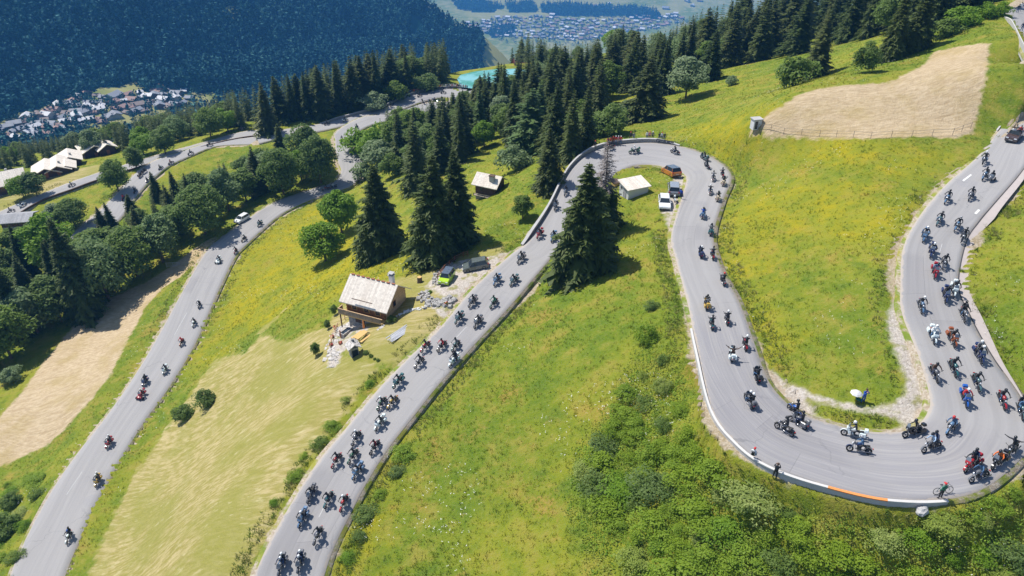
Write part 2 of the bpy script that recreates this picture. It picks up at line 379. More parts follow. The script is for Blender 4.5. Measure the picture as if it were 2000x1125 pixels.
# ---------------------------------------------------------------- ground materials
def meadow_color(nt, pos, with_zone=True):
    """shared by the soil sheet and the grass that grows on it"""
    g1 = noise(nt, pos, 0.045, 5, 0.6); g2 = noise(nt, pos, 0.35, 5, 0.65); g3 = noise(nt, pos, 2.6, 4, 0.7)
    col = mixc(nt, ramp(nt, g1, .38, .62), (0.135, 0.192, 0.014), (0.225, 0.245, 0.020))
    col = mixc(nt, ramp(nt, g2, .46, .72, 0, .85), col, (0.29, 0.25, 0.045))
    col = mixc(nt, math_(nt, 'MULTIPLY', ramp(nt, g2, .30, .52, 1, 0), .7), col, (0.085, 0.150, 0.016))
    col = mixc(nt, math_(nt, 'MULTIPLY', ramp(nt, noise(nt, pos, .16, 5, .7), .54, .68), ramp(nt, g3, .35, .6, 0, .75)), col, (0.34, 0.225, 0.05))
    col = mixc(nt, math_(nt, 'MULTIPLY', ramp(nt, g3, .45, .75), .35), col, (0.30, 0.30, 0.09))
    return col
def stretched(nt, pos, rot, sx, sy):
    wob = nd(nt, 'ShaderNodeTexNoise'); wob.inputs['Scale'].default_value = .035; wob.inputs['Detail'].default_value = 1; nt.links.new(pos, wob.inputs['Vector'])
    va = nd(nt, 'ShaderNodeVectorMath', operation='MULTIPLY_ADD'); nt.links.new(wob.outputs['Color'], va.inputs[0]); va.inputs[1].default_value = (14, 14, 0); nt.links.new(pos, va.inputs[2]); pos = va.outputs[0]
    mp = nd(nt, 'ShaderNodeMapping'); mp.inputs['Rotation'].default_value = (0, 0, rot); mp.inputs['Scale'].default_value = (sx, sy, 1)
    nt.links.new(pos, mp.inputs[0]); return mp.outputs[0]
def full_color(nt, pos):
    col = meadow_color(nt, pos)
    e2 = noise(nt, pos, 0.8, 4, .6)
    def zone(name, w=.5, edge=3.0):
        return ramp(nt, math_(nt, 'ADD', attr(nt, name), math_(nt, 'MULTIPLY', math_(nt, 'SUBTRACT', e2, .5), edge)), w, -w, 0, 1)
    y = mixc(nt, ramp(nt, noise(nt, pos, .5, 5, .65), .4, .6), (0.35, 0.29, 0.010), (0.27, 0.265, 0.018))
    col = mixc(nt, math_(nt, 'MULTIPLY', zone('yellow', 4, 9), ramp(nt, noise(nt, pos, .12, 4, .6), .35, .6, .25, .85)), col, y)
    st = noise(nt, stretched(nt, pos, R(-60), .16, 2.1), 1.0, 5, .65)
    m = mixc(nt, ramp(nt, st, .38, .66), (0.30, 0.262, 0.075), (0.47, 0.385, 0.19))
    m = mixc(nt, ramp(nt, noise(nt, pos, .10, 4, .6), .38, .62, 0, .75), m, (0.26, 0.255, 0.055))
    m = mixc(nt, ramp(nt, noise(nt, stretched(nt, pos, R(-60), .05, 1.5), 1.0, 3, .5), .60, .72, 0, .45), m, (0.56, 0.49, 0.28))
    col = mixc(nt, zone('mown', .6, 3.5), col, m)
    sh = noise(nt, stretched(nt, pos, R(20), .7, 2.2), 1.0, 6, .7)
    h = mixc(nt, ramp(nt, sh, .35, .65), (0.42, 0.315, 0.19), (0.56, 0.445, 0.29))
    h = mixc(nt, ramp(nt, noise(nt, stretched(nt, pos, R(75), .10, 1.6), 1.0, 3, .6), .50, .70, 0, .4), h, (0.35, 0.26, 0.15))
    h = mixc(nt, ramp(nt, noise(nt, pos, .13, 4, .6), .45, .7, 0, .55), h, (0.36, 0.27, 0.10))
    col = mixc(nt, zone('hay', .45, 2.2), col, h)
    gr = mixc(nt, ramp(nt, noise(nt, pos, 3.5, 6, .7), .3, .7), (0.36, 0.31, 0.26), (0.60, 0.55, 0.49))
    gr = mixc(nt, ramp(nt, noise(nt, pos, .5, 4, .6), .5, .64, 0, .8), gr, (0.25, 0.24, 0.06))
    col = mixc(nt, zone('gravel', .4, 1.6), col, gr)
    return col
gm, nt, b = new_mat('meadow ground'); pos = gpos(nt)
col = full_color(nt, pos)
# worn, stony strip along the asphalt, widening and vanishing
ve = math_(nt, 'ADD', attr(nt, 'verge'), math_(nt, 'MULTIPLY', math_(nt, 'SUBTRACT', noise(nt, pos, .7, 4, .6), .5), 2.0))
dirt = mixc(nt, ramp(nt, noise(nt, pos, 2.5, 5, .7), .35, .65), (0.33, 0.255, 0.17), (0.52, 0.44, 0.35))
col = mixc(nt, ramp(nt, ve, .55, .05, 0, .9), col, dirt)
nt.links.new(col, b.inputs['Base Color']); b.inputs['Roughness'].default_value = .95; b.inputs['Specular IOR Level'].default_value = .15
hh = math_(nt, 'ADD', noise(nt, pos, 1.2, 6, .7), math_(nt, 'MULTIPLY', noise(nt, pos, 5.0, 5, .7), .6))
bump(nt, b, hh, .35, .8)
me = mesh_np('ground', TV, TF, [gm], smooth=True)
for k, s in list(sdf.items())+[('verge', ei)]:
    a = me.attributes.new(k, 'FLOAT', 'POINT'); a.data.foreach_set('value', s.astype(np.float32))
ground = link('ground', me); tag(ground, 'steep alpine meadow slope under the hairpin roads', kind='structure')

# ---------------------------------------------------------------- roads
am, nt, b = new_mat('old asphalt'); pos = gpos(nt)
u = attr(nt, 'across'); s = attr(nt, 'along')
cx = nd(nt, 'ShaderNodeCombineXYZ'); nt.links.new(math_(nt, 'MULTIPLY', u, 1.4), cx.inputs[0]); nt.links.new(math_(nt, 'MULTIPLY', s, .035), cx.inputs[1])
lane = noise(nt, cx.outputs[0], 1.0, 5, .6)
cx2 = nd(nt, 'ShaderNodeCombineXYZ'); nt.links.new(math_(nt, 'MULTIPLY', u, 5.0), cx2.inputs[0]); nt.links.new(math_(nt, 'MULTIPLY', s, .10), cx2.inputs[1])
streak = noise(nt, cx2.outputs[0], 1.0, 5, .65)
big = noise(nt, pos, .12, 4, .6); fine = noise(nt, pos, 14, 3, .7)
c = mixc(nt, ramp(nt, lane, .3, .7), (0.290, 0.280, 0.277), (0.345, 0.333, 0.328))
c = mixc(nt, ramp(nt, streak, .54, .8, 0, .35), c, (0.245, 0.24, 0.26))
c = mixc(nt, ramp(nt, big, .5, .75, 0, .4), c, (0.29, 0.28, 0.265))
c = mixc(nt, math_(nt, 'MULTIPLY', ramp(nt, attr(nt, 'bend'), .2, .8), ramp(nt, streak, .34, .60, 0, .5)), c, (0.20, 0.195, 0.225))
c = mixc(nt, ramp(nt, fine, .2, .8, .0, .35), c, (0.24, 0.235, 0.235))
pt = nd(nt, 'ShaderNodeTexVoronoi'); pt.inputs['Scale'].default_value = .11; nt.links.new(pos, pt.inputs['Vector'])
c = mixc(nt, ramp(nt, pt.outputs['Distance'], .16, .15, 0, .22), c, (0.24, 0.24, 0.26))
pv2 = nd(nt, 'ShaderNodeTexVoronoi', feature='DISTANCE_TO_EDGE'); pv2.inputs['Scale'].default_value = .16
wb = nd(nt, 'ShaderNodeTexNoise'); wb.inputs['Scale'].default_value = .6; nt.links.new(pos, wb.inputs['Vector']); va = nd(nt, 'ShaderNodeVectorMath', operation='MULTIPLY_ADD'); nt.links.new(wb.outputs['Color'], va.inputs[0]); va.inputs[1].default_value = (2.5, 2.5, 0); nt.links.new(pos, va.inputs[2]); nt.links.new(va.outputs[0], pv2.inputs['Vector'])
c = mixc(nt, math_(nt, 'MULTIPLY', ramp(nt, pv2.outputs['Distance'], .012, .004), ramp(nt, noise(nt, pos, .09, 2), .52, .64, 0, .40)), c, (0.13, 0.13, 0.14))
brk = nd(nt, 'ShaderNodeTexBrick'); brk.inputs['Scale'].default_value = 1.0; brk.inputs['Brick Width'].default_value = 9.0; brk.inputs['Row Height'].default_value = 3.1; brk.inputs['Mortar Size'].default_value = .03; brk.inputs['Color1'].default_value = (1, 1, 1, 1); brk.inputs['Color2'].default_value = (.80, .80, .82, 1); brk.inputs['Mortar'].default_value = (.62, .62, .64, 1)
cb_ = nd(nt, 'ShaderNodeCombineXYZ'); nt.links.new(s, cb_.inputs[0]); nt.links.new(math_(nt, 'ADD', u, .3), cb_.inputs[1]); nt.links.new(cb_.outputs[0], brk.inputs['Vector'])
c = mixc(nt, ramp(nt, noise(nt, pos, .05, 2), .50, .58, 0, .75), c, mixc(nt, 1.0, c, brk.outputs['Color'], 'MULTIPLY'))
# crumbling edges
ed = attr(nt, 'edge'); edn = math_(nt, 'ADD', ed, math_(nt, 'MULTIPLY', math_(nt, 'SUBTRACT', noise(nt, pos, 1.4, 4, .6), .5), .9))
c = mixc(nt, ramp(nt, edn, .32, .12, 0, .75), c, (0.40, 0.345, 0.29))
nt.links.new(c, b.inputs['Base Color']); b.inputs['Roughness'].default_value = .88; bump(nt, b, fine, .02, .5)
def ribbon(name, nm, i0, i1, off0, off1, dz, mat, nacross=9, thick=.35, label=None, kind='structure', bend=None):
    L, Q, l, q = ROADS[nm]; l = l[i0:i1]; q = q[i0:i1]; n = len(l)
    w = np.hypot(*(q-l)[:, :2].T)[:, None]; d = (q-l)/w
    c0 = (l+q)/2; ds = np.r_[0, np.cumsum(np.hypot(*(c0[1:]-c0[:-1])[:, :2].T))]
    V = []; A = []; S = []; E = []; B = []
    ts = np.linspace(0, 1, nacross)
    W = w[:, 0]
    a = off0; bb = off1
    rows = []
    for j, t in enumerate(ts):
        o = a + (W-a+bb)*t if True else 0
        P = l+d*o[:, None]; P = P.copy(); P[:, 2] += dz
        rows.append(P); A.append(o); E.append(np.minimum(o-a, W+bb-o))
    sk0 = rows[0]-d*0.10; sk0[:, 2] = rows[0][:, 2]-thick; sk1 = rows[-1]+d*0.10; sk1[:, 2] = rows[-1][:, 2]-thick
    rows = [sk0]+rows+[sk1]; A = [A[0]]+A+[A[-1]]; E = [E[0]*0]+E+[E[0]*0]
    V = np.stack(rows, 1).reshape(-1, 3); m = len(rows)
    g = np.arange(n*m).reshape(n, m); F = np.stack([g[:-1, :-1], g[:-1, 1:], g[1:, 1:], g[1:, :-1]], -1).reshape(-1, 4)
    me = mesh_np(name, V, F, [mat], smooth=False)
    for an, ar in (('across', np.stack(A, 1)), ('edge', np.stack(E, 1)), ('along', np.repeat(ds[:, None], m, 1)), ('bend', np.repeat((bend if bend is not None else np.zeros(n))[:, None], m, 1))):
        x = me.attributes.new(an, 'FLOAT', 'POINT'); x.data.foreach_set('value', ar.astype(np.float32).ravel())
    # make faces look up
    me.update(); 
    if me.polygons[0].normal.z + me.polygons[len(me.polygons)//2].normal.z < 0: me.flip_normals()
    o = link(name, me); tag(o, label, kind=kind); return o
nA = len(ROADS['A'][2]); k = np.arange(nA)/8.0
bendA = sm(k, 9, 12)*(1-sm(k, 17.5, 20))+.5*sm(k, 23, 25)*(1-sm(k, 28, 29))
ribbon('road', 'A', 0, nA, 0, 0, 0.0, am, 11, label='grey asphalt hairpin road full of motorcycles', bend=bendA)
ribbon('road', 'U', 0, len(ROADS['U'][2]), 0, 0, 0.008, am, label='far asphalt road running along the spruce forest')
ribbon('road', 'B', 0, len(ROADS['B'][2]), 0, 0, 0.004, am, label='grey asphalt road descending along the left side')
ribbon('road', 'C', 0, len(ROADS['C'][2]), 0, 0, 0.012, am, label='asphalt road vanishing behind the left trees')
ribbon('road', 'D', 0, len(ROADS['D'][2]), 0, 0, 0.0, am, label='asphalt road past the farm roofs at the left edge')
ribbon('road', 'E', 0, len(ROADS['E'][2]), 0, 0, 0.0, am, label='short piece of road at the top right corner')
# the dark drainage crack on the right-hand leg, and dashes
dk = plain('tar line', (0.05, 0.05, 0.055), .8)
wp = plain('worn road paint', (0.46, 0.46, 0.45), .8, var=.3, scale=4)
def stripe(name, nm, i0, i1, off, wd, dz, mat, side='R', **kw):
    L, Q, l, q = ROADS[nm]; l = l[i0:i1]; q = q[i0:i1]; w = np.hypot(*(q-l)[:, :2].T)[:, None]; d = (q-l)/w
    off = np.broadcast_to(np.asarray(off, float), (len(l),))[:, None]
    base = q-d*off if side == 'R' else l+d*off
    wd = np.broadcast_to(np.asarray(wd, float), (len(l),))[:, None]; P0 = base-d*wd/2; P1 = base+d*wd/2; V = np.stack([P0, P1], 1).reshape(-1, 3); V[:, 2] += dz; n = len(l)
    g = np.arange(n*2).reshape(n, 2); F = np.stack([g[:-1, 0], g[:-1, 1], g[1:, 1], g[1:, 0]], -1)
    me = mesh_np(name, V, F, [mat]); me.update()
    if me.polygons[0].normal.z < 0: me.flip_normals()
    o = link(name, me); tag(o, kind='structure', **kw); return o

sm_, nt, b = new_mat('gravel verge'); pos = gpos(nt)
g = meadow_color(nt, pos)
dirt = mixc(nt, ramp(nt, noise(nt, pos, 3.5, 5, .7), .35, .65), (0.27, 0.21, 0.14), (0.46, 0.40, 0.32))
nt.links.new(mixc(nt, ramp(nt, noise(nt, pos, .55, 5, .65), .42, .58), dirt, g), b.inputs['Base Color']); b.inputs['Roughness'].default_value = .95
bump(nt, b, noise(nt, pos, 7, 4, .7), .08, .7)
kA = np.arange(nA)/8.0; vR = .5-.42*sm(kA, 12.1, 12.6)*(1-sm(kA, 18.3, 18.8)); vL = .5-.42*sm(kA, 24.4, 24.9)*(1-sm(kA, 30.1, 30.6))
for nm in 'AUBCDE': ribbon('verge', nm, 0, len(ROADS[nm][2]), -vL if nm == 'A' else -.5, vR if nm == 'A' else .5, -0.035, sm_, 5, .75, label='strip of gravel and short grass along the asphalt')
pv = plain('pale concrete edge', (0.42, 0.37, 0.345), .9, var=.15, scale=1.5)
wsh = .95*(1-sm(np.arange(74), 56, 74))+.12
stripe('shoulder', 'A', 0, 74, -.1-wsh/2, wsh, -0.02, pv, label='pale concrete gutter strip beside the asphalt')
stripe('seam', 'A', 0, 68, 0.0, 0.13, 0.006, dk, label='dark seam between asphalt and gutter strip')
for (i, o) in ((40, 3.1), (262, 3.1), (300, 3.2)):
    stripe('centre_line', 'A', i, i+6, o, .09, .007, wp, label='worn white dash in the middle of the road')
for i in (140, 168): stripe('centre_line', 'B', i, i+5, 3.6, .09, .011, wp, label='worn white dash on the left road')

for i, o in ((20, 6.0), (27, .9)):
    stripe('road_mark', 'A', i, i+3, o, .28, .008, plain('white road mark', (0.7, 0.7, 0.68), .8, var=.2), label='short worn white mark near the edge of the right-hand road')
# ---------------------------------------------------------------- valley, mountain across, haze
X0, X1, Y0, Y1 = -1500, 2600, 330, 5600
gx = np.concatenate([np.arange(-1500, -700, 40), np.arange(-700, 300, 10), np.arange(300, 2601, 50)])
gy = np.concatenate([np.arange(300, 1900, 10), np.arange(1900, 5601, 60)])
GX, GY = np.meshgrid(gx, gy); fx = GX.ravel(); fy = GY.ravel()
fz = far_h(fx, fy)-0.5
hcr = np.interp(fx, [-320,-250,-190,-140,-95,-62,-38,0,40,80,140,260], [220,226,233,236,232,243,262,286,288,280,272,265])
fz = np.minimum(fz, np.where(fy < 640, -60-0.62*np.maximum(fy-hcr, 0)-25, 1e9))
def far_z(x, y):
    return far_h(np.asarray(x, float), np.asarray(y, float))-0.5
g = np.arange(len(gx)*len(gy)).reshape(len(gy), len(gx)); FF = np.stack([g[:-1, :-1], g[:-1, 1:], g[1:, 1:], g[1:, :-1]], -1).reshape(-1, 4)
vm, nt, b = new_mat('valley pasture'); pos = gpos(nt)
c = mixc(nt, ramp(nt, noise(nt, pos, .006, 5, .6), .42, .58), (0.15, 0.185, 0.05), (0.27, 0.26, 0.10))
c = mixc(nt, ramp(nt, noise(nt, pos, .03, 4, .6), .5, .62, 0, .6), c, (0.33, 0.30, 0.14))
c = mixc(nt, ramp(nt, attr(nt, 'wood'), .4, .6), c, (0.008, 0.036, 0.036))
nt.links.new(c, b.inputs['Base Color']); b.inputs['Roughness'].default_value = 1; b.inputs['Specular IOR Level'].default_value = 0
# where the forest stands
t_ = (fx-MB0[0])*MT[0]+(fy-MB0[1])*MT[1]; d_ = (fx-MB0[0])*MN[0]+(fy-MB0[1])*MN[1]
def mountain_d(x, y): return (x-MB0[0])*MN[0]+(y-MB0[1])*MN[1], (x-MB0[0])*MT[0]+(y-MB0[1])*MT[1]
CLEAR = np.array([[438,8],[468,14],[469,36],[452,41],[443,38]], float)
def far_cast(px, py):
    d = rays(px, py).reshape(-1, 3); T = np.geomspace(420, 7000, 900); P = d[:, None, :]*T[None, :, None]
    h = far_z(P[..., 0].ravel(), P[..., 1].ravel()).reshape(len(d), -1); bl = P[..., 2] < h
    k = np.where(bl.any(1), bl.argmax(1), len(T)-1); k = np.maximum(k, 1); lo, hi = T[k-1], T[k]
    for _ in range(10):
        m = (lo+hi)/2; p = d*m[:, None]; bb = p[:, 2] < far_z(p[:, 0], p[:, 1]); hi = np.where(bb, m, hi); lo = np.where(bb, lo, m)
    p = d*hi[:, None]; p[:, 2] = far_z(p[:, 0], p[:, 1]); return p
def fpoly(pts): a = np.array(pts, float); return far_cast(a[:, 0], a[:, 1])[:, :2]
clearing = fpoly(CLEAR)
past1 = fpoly([(-200,258),(0,245),(60,215),(130,190),(175,195),(185,172),(235,170),(262,155),(280,178),(330,180),(420,180),(440,210),(300,260),(0,300),(-200,320)])
past2 = fpoly([(150,305),(190,335)]) if False else None
wood = (fx/fy < -0.04) & (far_h(fx, fy) > -640) & (fy < 2400) & (pt_poly(np.column_stack([fx, fy]), clearing) > 0) & (pt_poly(np.column_stack([fx, fy]), past1) > 0)
WOODS2 = [fpoly(p) for p in ([(1055,12),(1110,8),(1160,14),(1240,16),(1285,24),(1290,36),(1200,34),(1100,32),(1062,26)],[(880,0),(930,0),(965,8),(985,14),(960,24),(900,20)],[(985,8),(1040,4),(1050,22),(1000,26)],[(950,60),(1000,50),(1010,62),(960,74)])]
xy_ = np.column_stack([fx, fy])
for p in WOODS2: wood |= pt_poly(xy_, p) < 0
V = np.column_stack([fx, fy, fz]); me = mesh_np('valley', V, FF, [vm], smooth=True)
a = me.attributes.new('wood', 'FLOAT', 'POINT'); a.data.foreach_set('value', wood.astype(np.float32))
valley = link('valley', me); tag(valley, 'valley floor and forested mountain beyond the crest', kind='structure')
# haze
hz = MB().box((300, 2500, -380), (5200, 7000, 840)).build('haze', [bpy.data.materials.new('haze air')])
hm = hz.data.materials[0]; hm.use_nodes = True; nt = hm.node_tree
for n in list(nt.nodes): nt.nodes.remove(n)
out = nt.nodes.new('ShaderNodeOutputMaterial'); pv_ = nt.nodes.new('ShaderNodeVolumePrincipled')
pv_.inputs['Color'].default_value = (0.11, 0.42, 1.0, 1); pv_.inputs['Density'].default_value = 0.00015; pv_.inputs['Anisotropy'].default_value = 0.0
nt.links.new(pv_.outputs[0], out.inputs['Volume']); tag(hz, kind='stuff'); tag(hz, label='thin bluish summer haze filling the valley')

# ---- forest on the mountain across and in the valley
def lowtree(seed, cone):
    r = np.random.default_rng(seed); V = []
    for i in range(34):
        z = r.uniform(.08, 1); a = r.uniform(0, 6.28); rad = (.26*(1-z)+.02 if cone else .36*math.sqrt(max(.05, 1-(2*z-.9)**2)))*r.uniform(.6, 1.1)
        c = np.array([math.cos(a)*rad, math.sin(a)*rad, z]); s = r.uniform(.06, .13)*(1 if not cone else .8+.5*(1-z)); d = r.normal(size=3); d /= np.linalg.norm(d); e_ = np.cross(d, r.normal(size=3)); e_ /= np.linalg.norm(e_)
        V += [c-d*s, c+e_*s, c+d*s, c-e_*s]
    return np.array(V)
LT = [lowtree(i, i % 2 == 0) for i in range(6)]
def far_trees(name, P, hs, mat, label, cone_p=.5):
    Vs = []
    for p in P:
        k = random.choice([0, 2, 4]) if random.random() < cone_p else random.choice([1, 3, 5]); a = random.uniform(0, 6.28); ca, sa = math.cos(a), math.sin(a); b_ = LT[k]; h = random.uniform(*hs)*(1.15 if k % 2 == 0 else .85)
        Vs.append(np.column_stack([b_[:, 0]*ca-b_[:, 1]*sa, b_[:, 0]*sa+b_[:, 1]*ca, b_[:, 2]])*h+p)
    Vs = np.concatenate(Vs); o = link(name, mesh_np(name, Vs, np.arange(len(Vs)).reshape(-1, 4), [mat])); tag(o, label, 'forest', kind='stuff'); return o
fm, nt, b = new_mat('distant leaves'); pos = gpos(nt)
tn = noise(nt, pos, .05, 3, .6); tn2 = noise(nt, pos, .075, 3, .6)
c = mixc(nt, ramp(nt, tn, .42, .62), (0.006, 0.042, 0.055), (0.024, 0.088, 0.085)); big_ = noise(nt, pos, .0065, 4, .6)  # blue of shade and skylight is put into the leaf colour
c = mixc(nt, math_(nt, 'MULTIPLY', ramp(nt, tn2, .48, .66), ramp(nt, big_, .36, .60, .25, 1.0)), c, (0.09, 0.21, 0.18))  # crown highlights painted in by noise, stronger in broad patches
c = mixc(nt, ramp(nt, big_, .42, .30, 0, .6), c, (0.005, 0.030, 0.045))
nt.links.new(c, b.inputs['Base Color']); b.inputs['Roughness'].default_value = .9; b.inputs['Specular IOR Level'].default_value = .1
fr = np.random.default_rng(4)
fgx, fgy = np.meshgrid(np.arange(-1150, 60, 8.0), np.arange(560, 1760, 8.0)); q = np.column_stack([fgx.ravel(), fgy.ravel()])+fr.uniform(-3.4, 3.4, (fgx.size, 2))
qz = far_z(q[:, 0], q[:, 1]); f_ = q[:, 1]*CP-qz*SP; ppx = 1000+FOC*q[:, 0]/f_; ppy = 562.5-FOC*(q[:, 1]*SP+qz*CP)/f_
keep = (q[:, 0]/q[:, 1] < -.04) & (qz > -640) & (pt_poly(q, clearing) > 0) & (pt_poly(q, past1) > 0) & (ppx > -160) & (ppx < 1000) & (ppy > -90) & (ppy < 320)
gone = hash_noise(q[:, 0], q[:, 1], 45) > .40
q = q[keep & ~gone]; qz = far_z(q[:, 0], q[:, 1])
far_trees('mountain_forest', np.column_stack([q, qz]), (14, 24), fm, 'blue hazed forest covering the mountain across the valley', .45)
print('mountain trees', len(q))
q = []
for P in WOODS2:
    lo = P.min(0); hi = P.max(0); c_ = fr.uniform(lo, hi, (int(np.prod(hi-lo)/110), 2)); q.append(c_[pt_poly(c_, P) < 0][:1600])
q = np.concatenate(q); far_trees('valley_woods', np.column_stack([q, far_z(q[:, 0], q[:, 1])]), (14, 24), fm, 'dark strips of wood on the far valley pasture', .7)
# ---------------------------------------------------------------- trees and bushes
def leaf_mat(name, c0, c1, c2, trans=.25):
    m, nt, b = new_mat(name); pos = gpos(nt)
    oi = nd(nt, 'ShaderNodeObjectInfo').outputs['Random']
    f = noise(nt, pos, 1.1, 3, .6)
    c = mixc(nt, ramp(nt, f, .3, .7), c0, c1)
    c = mixc(nt, math_(nt, 'MULTIPLY', oi, .85), c, c2)
    nt.links.new(c, b.inputs['Base Color']); b.inputs['Roughness'].default_value = .6; b.inputs['Specular IOR Level'].default_value = .25
    tr = nd(nt, 'ShaderNodeBsdfTranslucent'); nt.links.new(c, tr.inputs[0]); mx = nd(nt, 'ShaderNodeMixShader'); mx.inputs[0].default_value = trans
    o = [n for n in nt.nodes if n.type == 'OUTPUT_MATERIAL'][0]
    nt.links.new(b.outputs[0], mx.inputs[1]); nt.links.new(tr.outputs[0], mx.inputs[2]); nt.links.new(mx.outputs[0], o.inputs[0]); return m
M_spruce = leaf_mat('spruce needles', (0.045, 0.078, 0.020), (0.10, 0.145, 0.032), (0.12, 0.155, 0.038), .38)
M_spruce2 = leaf_mat('olive spruce needles', (0.065, 0.095, 0.024), (0.125, 0.16, 0.04), (0.14, 0.165, 0.05), .4)
M_lightspruce = leaf_mat('young spruce needles', (0.06, 0.11, 0.02), (0.10, 0.16, 0.03), (0.09, 0.15, 0.04), .15)
M_leafA = leaf_mat('ash leaves', (0.12, 0.19, 0.045), (0.20, 0.28, 0.09), (0.18, 0.27, 0.04), .5)
M_leafB = leaf_mat('bright leaves', (0.14, 0.26, 0.015), (0.22, 0.35, 0.03), (0.17, 0.30, 0.02), .45)
M_leafC = leaf_mat('whitebeam leaves', (0.17, 0.24, 0.11), (0.32, 0.39, 0.22), (0.19, 0.28, 0.09), .45)
M_thick = leaf_mat('bramble leaves', (0.16, 0.27, 0.025), (0.31, 0.43, 0.05), (0.27, 0.38, 0.03), .5)
M_thick2 = leaf_mat('dogwood leaves', (0.24, 0.32, 0.07), (0.42, 0.48, 0.16), (0.30, 0.38, 0.06), .5)
M_dead = plain('dead grey twigs', (0.17, 0.145, 0.13), .9)
M_bark = plain('bark', (0.13, 0.095, 0.07), .95, var=.35, scale=6)
def set_normals(me, N):
    return me
def spruce_mesh(name, seed, mat, wr=.20, whorls=34, nb=11, bare=0.04, dead=None, twig=12):
    """height 1; drooping whorled branches, each a fan of needle sprays"""
    r = np.random.default_rng(seed); V = []; F = []; MI = []
    def tri(a, b, c, m):
        V.extend([a, b, c]); n = len(V); F.append((n-3, n-2, n-1)); MI.append(m)
    lop = r.normal(0, .17, 12); gap = r.uniform(.5, 1.1, whorls) if seed % 2 else np.ones(whorls)
    for w in range(whorls):
        z = bare+(1-bare)*(w/whorls)**0.93
        Rz = wr*(1-z)**0.80*(0.62 if z < .06 else 1)*(1+.10*math.sin(w*1.9))+.006
        k = max(4, int(nb*(1-z)**.5+3)); ph = r.uniform(0, 6.28)
        for i in range(k):
            a = ph+2*math.pi*i/k+r.normal(0, .15); L = Rz*r.uniform(.66, 1.25)*(.75+.3*gap[w])*(1+lop[int((a % 6.28)/6.29*12)])
            droop = (-.42+.75*z)+r.normal(0, .08)
            d = np.array([math.cos(a), math.sin(a), droop]); p0 = np.array([0, 0, z+r.uniform(-.008, .008)]); sd = np.array([-math.sin(a), math.cos(a), 0])
            mt = 1 if (dead and z > dead) else 0
            for t in range(twig):
                s = .12+.88*(t+r.uniform(0, .7))/twig
                p = p0+d*L*s+np.array([0, 0, -.10*L*s*s*2+ (.12*L*max(0, s-.6))])
                tl = (L*.42*(1-.72*s)+.010)*r.uniform(.8, 1.3)*(.8 if mt else 1)*(0 if mt and t % 3 == 0 else 1); sgn = 1 if t % 2 else -1
                q = d*.55+sd*sgn*r.uniform(.6, 1.1); q = q/np.linalg.norm(q); q[2] += r.uniform(-.45, .05)
                wv = np.array([-q[1], q[0], r.uniform(-.9, .9)]); wv = wv/np.linalg.norm(wv)*tl*(.30 if not mt else .16)
                tip = p+q*tl
                tri(p-wv, p+wv, tip, mt)
            tip = p0+d*L*1.06+np.array([0, 0, -.08*L]); wv = sd*L*(.12 if not mt else .07)
            tri(p0+d*L*.5-wv, p0+d*L*.5+wv, tip, mt)
    for i in range(14):
        a = i*2.4; z = .955+.0032*i; rr = .014*(1-i/15); tri(np.array([0, 0, z-.01]), np.array([math.cos(a)*rr, math.sin(a)*rr, z]), np.array([0, 0, z+.02]), 1 if dead else 0)
    V = np.array(V); me = mesh_np(name, V, np.array(F), [mat] if not dead else [mat, M_dead], MI)
    c = V.reshape(-1, 3, 3).mean(1); rad = np.hypot(c[:, 0], c[:, 1])[:, None]+.01; N = np.column_stack([c[:, :2]/rad*.55, np.full(len(c), .85)])+r.normal(0, .45, (len(c), 3)); return set_normals(me, np.repeat(N, 3, axis=0))
def leafy_mesh(name, seed, mat, wx=.36, z0=.16, blobs=46, leaves=130, ls=.030, shape='round', squash=1.0, spread=1.0):
    r = np.random.default_rng(seed); C = []
    for i in range(blobs):
        for _ in range(30):
            p = r.uniform(-1, 1, 3); q = np.linalg.norm(p)
            if q < 1 and q > .25*(i % 3 != 0): break
        z = (p[2]+1)/2
        prof = {'round': math.sqrt(max(.05, 1-(2*z-.85)**2*.62)), 'tall': math.sqrt(max(.05, 1-(2*z-.75)**2*.8)), 'bush': math.sqrt(max(.03, 1-z*z*.8))}[shape]
        C.append((p[0]*wx*prof*.92*spread, p[1]*wx*prof*.92*spread, z0+(1-z0)*(.06+.84*z), r.uniform(.10, .19)*(1.15-.35*z)*wx/.36))
    V = []; n = 0; NS = []
    for (x, y, z, rr) in C:
        d = r.normal(size=(leaves, 3)); d /= np.linalg.norm(d, axis=1)[:, None]; d[:, 2] = np.where(d[:, 2] < -.45, -d[:, 2], d[:, 2])
        P = np.array([x, y, z])+d*rr*r.uniform(.72, 1.12, (leaves, 1))*np.array([1, 1, .8*squash])
        o_ = np.array([x, y, (z-.45)*.8]); NS.append(d*.75+o_/(np.linalg.norm(o_)+.05)*.35+np.array([0, 0, .85])+r.normal(0, .40, (leaves, 3)))
        nn = d*.8+np.array([-.25, .1, .75])+r.normal(0, .55, (leaves, 3)); nn /= np.linalg.norm(nn, axis=1)[:, None]
        a = np.cross(nn, r.normal(size=(leaves, 3))); a /= np.linalg.norm(a, axis=1)[:, None]; b = np.cross(nn, a)
        s = ls*r.uniform(.6, 1.3, (leaves, 1)); P[:, 2] = np.maximum(P[:, 2], .01)
        V.append(np.stack([P-a*s, P+b*s*.55, P+a*s, P-b*s*.55], 1).reshape(-1, 3)); n += leaves
    V = np.concatenate(V); F = np.arange(n*4).reshape(-1, 4); me = mesh_np(name, V, F, [mat])
    N = np.repeat(np.concatenate(NS), 4, axis=0); return set_normals(me, N)
